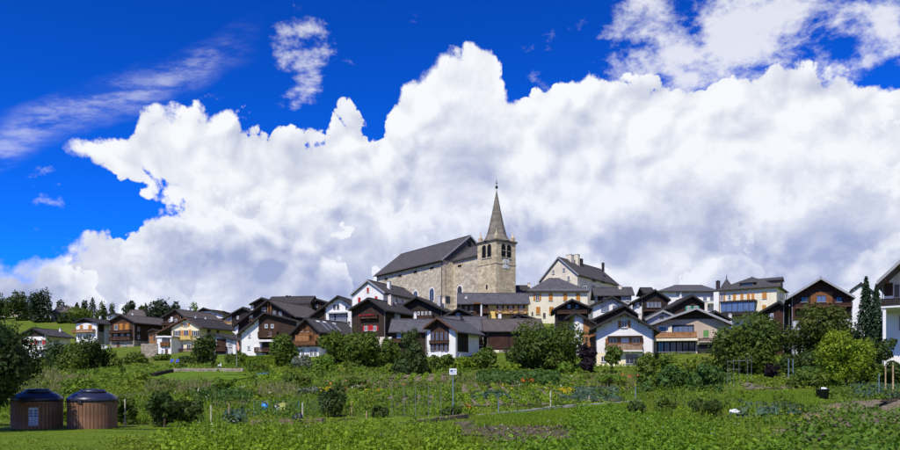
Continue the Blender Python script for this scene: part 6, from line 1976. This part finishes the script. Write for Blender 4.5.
# black tub with white cover
b = gp(822.5, 399)
root = empty('compost_tub', b)
tag(root, 'black plastic tub with a white rag on top in the right gardens', 'tub')
k_ = b.y / F
MB().lathe([(5.2 * k_, -.1), (6.2 * k_, 9 * k_), (6.6 * k_, 9.2 * k_), (6.6 * k_, 9.9 * k_), (5.9 * k_, 9.9 * k_), (5.4 * k_, 7.5 * k_)], 20).build('tub', 'plastic_black', root, True)
MB().tube((5.8 * k_, 0, 8 * k_), (7.6 * k_, 0, 7 * k_), .03).tube((7.6 * k_, 0, 7 * k_), (5.6 * k_, 0, 5.5 * k_), .03).build('handle', 'plastic_black', root)
q = MB()
for i in range(5):
    a = random.uniform(0, 6.28)
    q.lathe([(1.9 * k_, 8.6 * k_), (1.6 * k_, 10.4 * k_ + i * .02), (.5 * k_, 11.0 * k_)], 9, (2.2 * k_ * math.cos(a), 2.2 * k_ * math.sin(a), 0))
q.build('rag', 'plastic_white', root, True)

# ------------------------------------------------------------------ things by the houses
# stone walls built of single blocks
def block_wall(label, px0, px1, d, yt, yb, m='stone_wall', blk=(0.75, 0.38), name='stone_wall'):
    a = at(px0, yb, d)
    c = at(px1, yb, d)
    z = min(gz(a.x, d), gz(c.x, d)) - .1
    hh = at(px0, yt, d).z - z
    root = empty(name, (a.x, d, z))
    tag(root, label, 'wall')
    L = c.x - a.x
    nz = max(2, int(round(hh / blk[1])))
    MB().box(0.02, L - .02, .06, .4, -.6, hh - .05).build('core', m, root)
    cnt = 0
    for k in range(nz):
        x = 0
        while x < L - .2:
            w = random.uniform(.6, 1.4) * blk[0]
            w = min(w, L - x)
            e = random.uniform(0, .05)
            MB().box(x + .015, x + w - .015, -e, .1, k * hh / nz + .012, (k + 1) * hh / nz - .012).build('stone', m, root)
            x += w
            cnt += 1


CTRL_BACK = list(CTRL)
block_wall('stone retaining wall between the big brown chalet and the white annex', 141, 157.5, 176, 343.5, 353.5, blk=(1.5, .6))
block_wall('low pale garden wall below the cream house and round tree', 173, 243, 104, 368.2, 374, blk=(1.3, .45))

# flagpole
d = 116
b = at(236.7, 372, d)
root = empty('flagpole', (b.x, d, gz(b.x, d)))
tag(root, 'thin flagpole with a limp salmon and white flag before the white walled chalet', 'flagpole')
zt = at(236.7, 340.5, d).z - root.location.z
MB().tube((0, 0, -.3), (0, 0, zt), .06, .04, 8).build('pole', 'trim_grey', root)
mat('flag_cloth', (0.60, 0.30, 0.20), 0.8, 0.3, 1.2)
MB().prism([(.05, zt - .15), (.32, zt - .5), (.5, zt - 1.2), (.35, zt - 1.75), (.12, zt - 1.5), (.05, zt - 1.0)], -.04, .05).build('flag', 'flag_cloth', root)


# small white chair, deck chairs
def chair(px, py, d, m, label, sling=False):
    b = at(px, py, d)
    root = empty('garden_chair' if not sling else 'deck_chair', (b.x, d, gz(b.x, d)))
    tag(root, label, 'chair')
    if not sling:
        for x in (-.24, .2):
            for y in (0, .42):
                MB().box(x, x + .05, y, y + .05, 0, .44).build('leg', m, root)
        MB().box(-.26, .26, -.02, .5, .44, .48).build('seat', m, root)
        MB().prism([(.44, .48), (.5, .48), (.62, 1.0), (.56, 1.0)], -.26, .26, 'x').build('backrest', m, root)
    else:
        for x in (-.33, .29):
            MB().tube((x, 0, 0), (x, .7, 1.05), .025).tube((x, .75, 0), (x, .1, .55), .025).build('frame', 'stake_wood', root)
        MB().prism([(.05, .38), (.35, .3), (.7, 1.0), (.66, 1.02), (.33, .36), (.05, .43)], -.28, .28, 'x').build('sling', m, root)


mat('cloth_blue', (0.03, 0.08, 0.42), 0.8, 0.1)
chair(218.5, 369, 110, 'plastic_white', 'white plastic garden chair behind the low pale wall')
chair(171, 363, 139, 'cloth_blue', 'blue deck chair below the white annex, left of the pair', True)
chair(176.5, 363, 138, 'cloth_blue', 'blue deck chair below the cream house, right of the pair', True)
# blue tarpaulin on the grass
b = pix_ground([254, 268, 269, 256], [378.5, 376.5, 374.8, 376.6])
tp = MB().add([tuple(p + np.array([0, 0, z])) for z in (.06, .22) for p in b], [(0, 1, 2, 3), (4, 5, 6, 7), (0, 1, 5, 4), (1, 2, 6, 5), (2, 3, 7, 6), (3, 0, 4, 7)])
mat('tarp_blue', (0.05, 0.16, 0.22), 0.6, 0.4, 1.2)
tag(tp.build('tarpaulin', 'tarp_blue'), 'blue-green tarpaulin strip on the grass below the hedge', 'tarpaulin')
# dark timber edge left of the lawn
kerb([(153, 378), (160, 376.5), (172, 374.5)], 'dark low timber edging left of the bright lawn', 'timber_black', .5, .55, 'beam', 2.5)

# parked car
d = 203
b = at(103.3, 346.5, d)
root = empty('parked_car', (b.x, d, gz(b.x, d)), R(12))
tag(root, 'small white car parked between the villa and the big brown chalet', 'car')
MB().prism([(-1.9, .35), (1.9, .35), (1.95, .8), (1.1, .95), (.6, 1.42), (-.9, 1.45), (-1.6, 1.0), (-1.95, .9)], -.8, .8).build('body', 'trim_white', root)
MB().prism([(-1.35, 1.0), (.95, .98), (.55, 1.36), (-.9, 1.39)], -.815, -.803).build('side_window', 'glass', root)
for x in (-1.2, 1.2):
    for y in (-.8, .62):
        MB().tube((x, y, .33), (x, y + .18, .33), .33, n=14).build('wheel', 'plastic_black', root)
for y in (-.55, .4):
    MB().box(1.93, 1.97, y, y + .2, .62, .75).build('headlight', 'metal_grey', root)
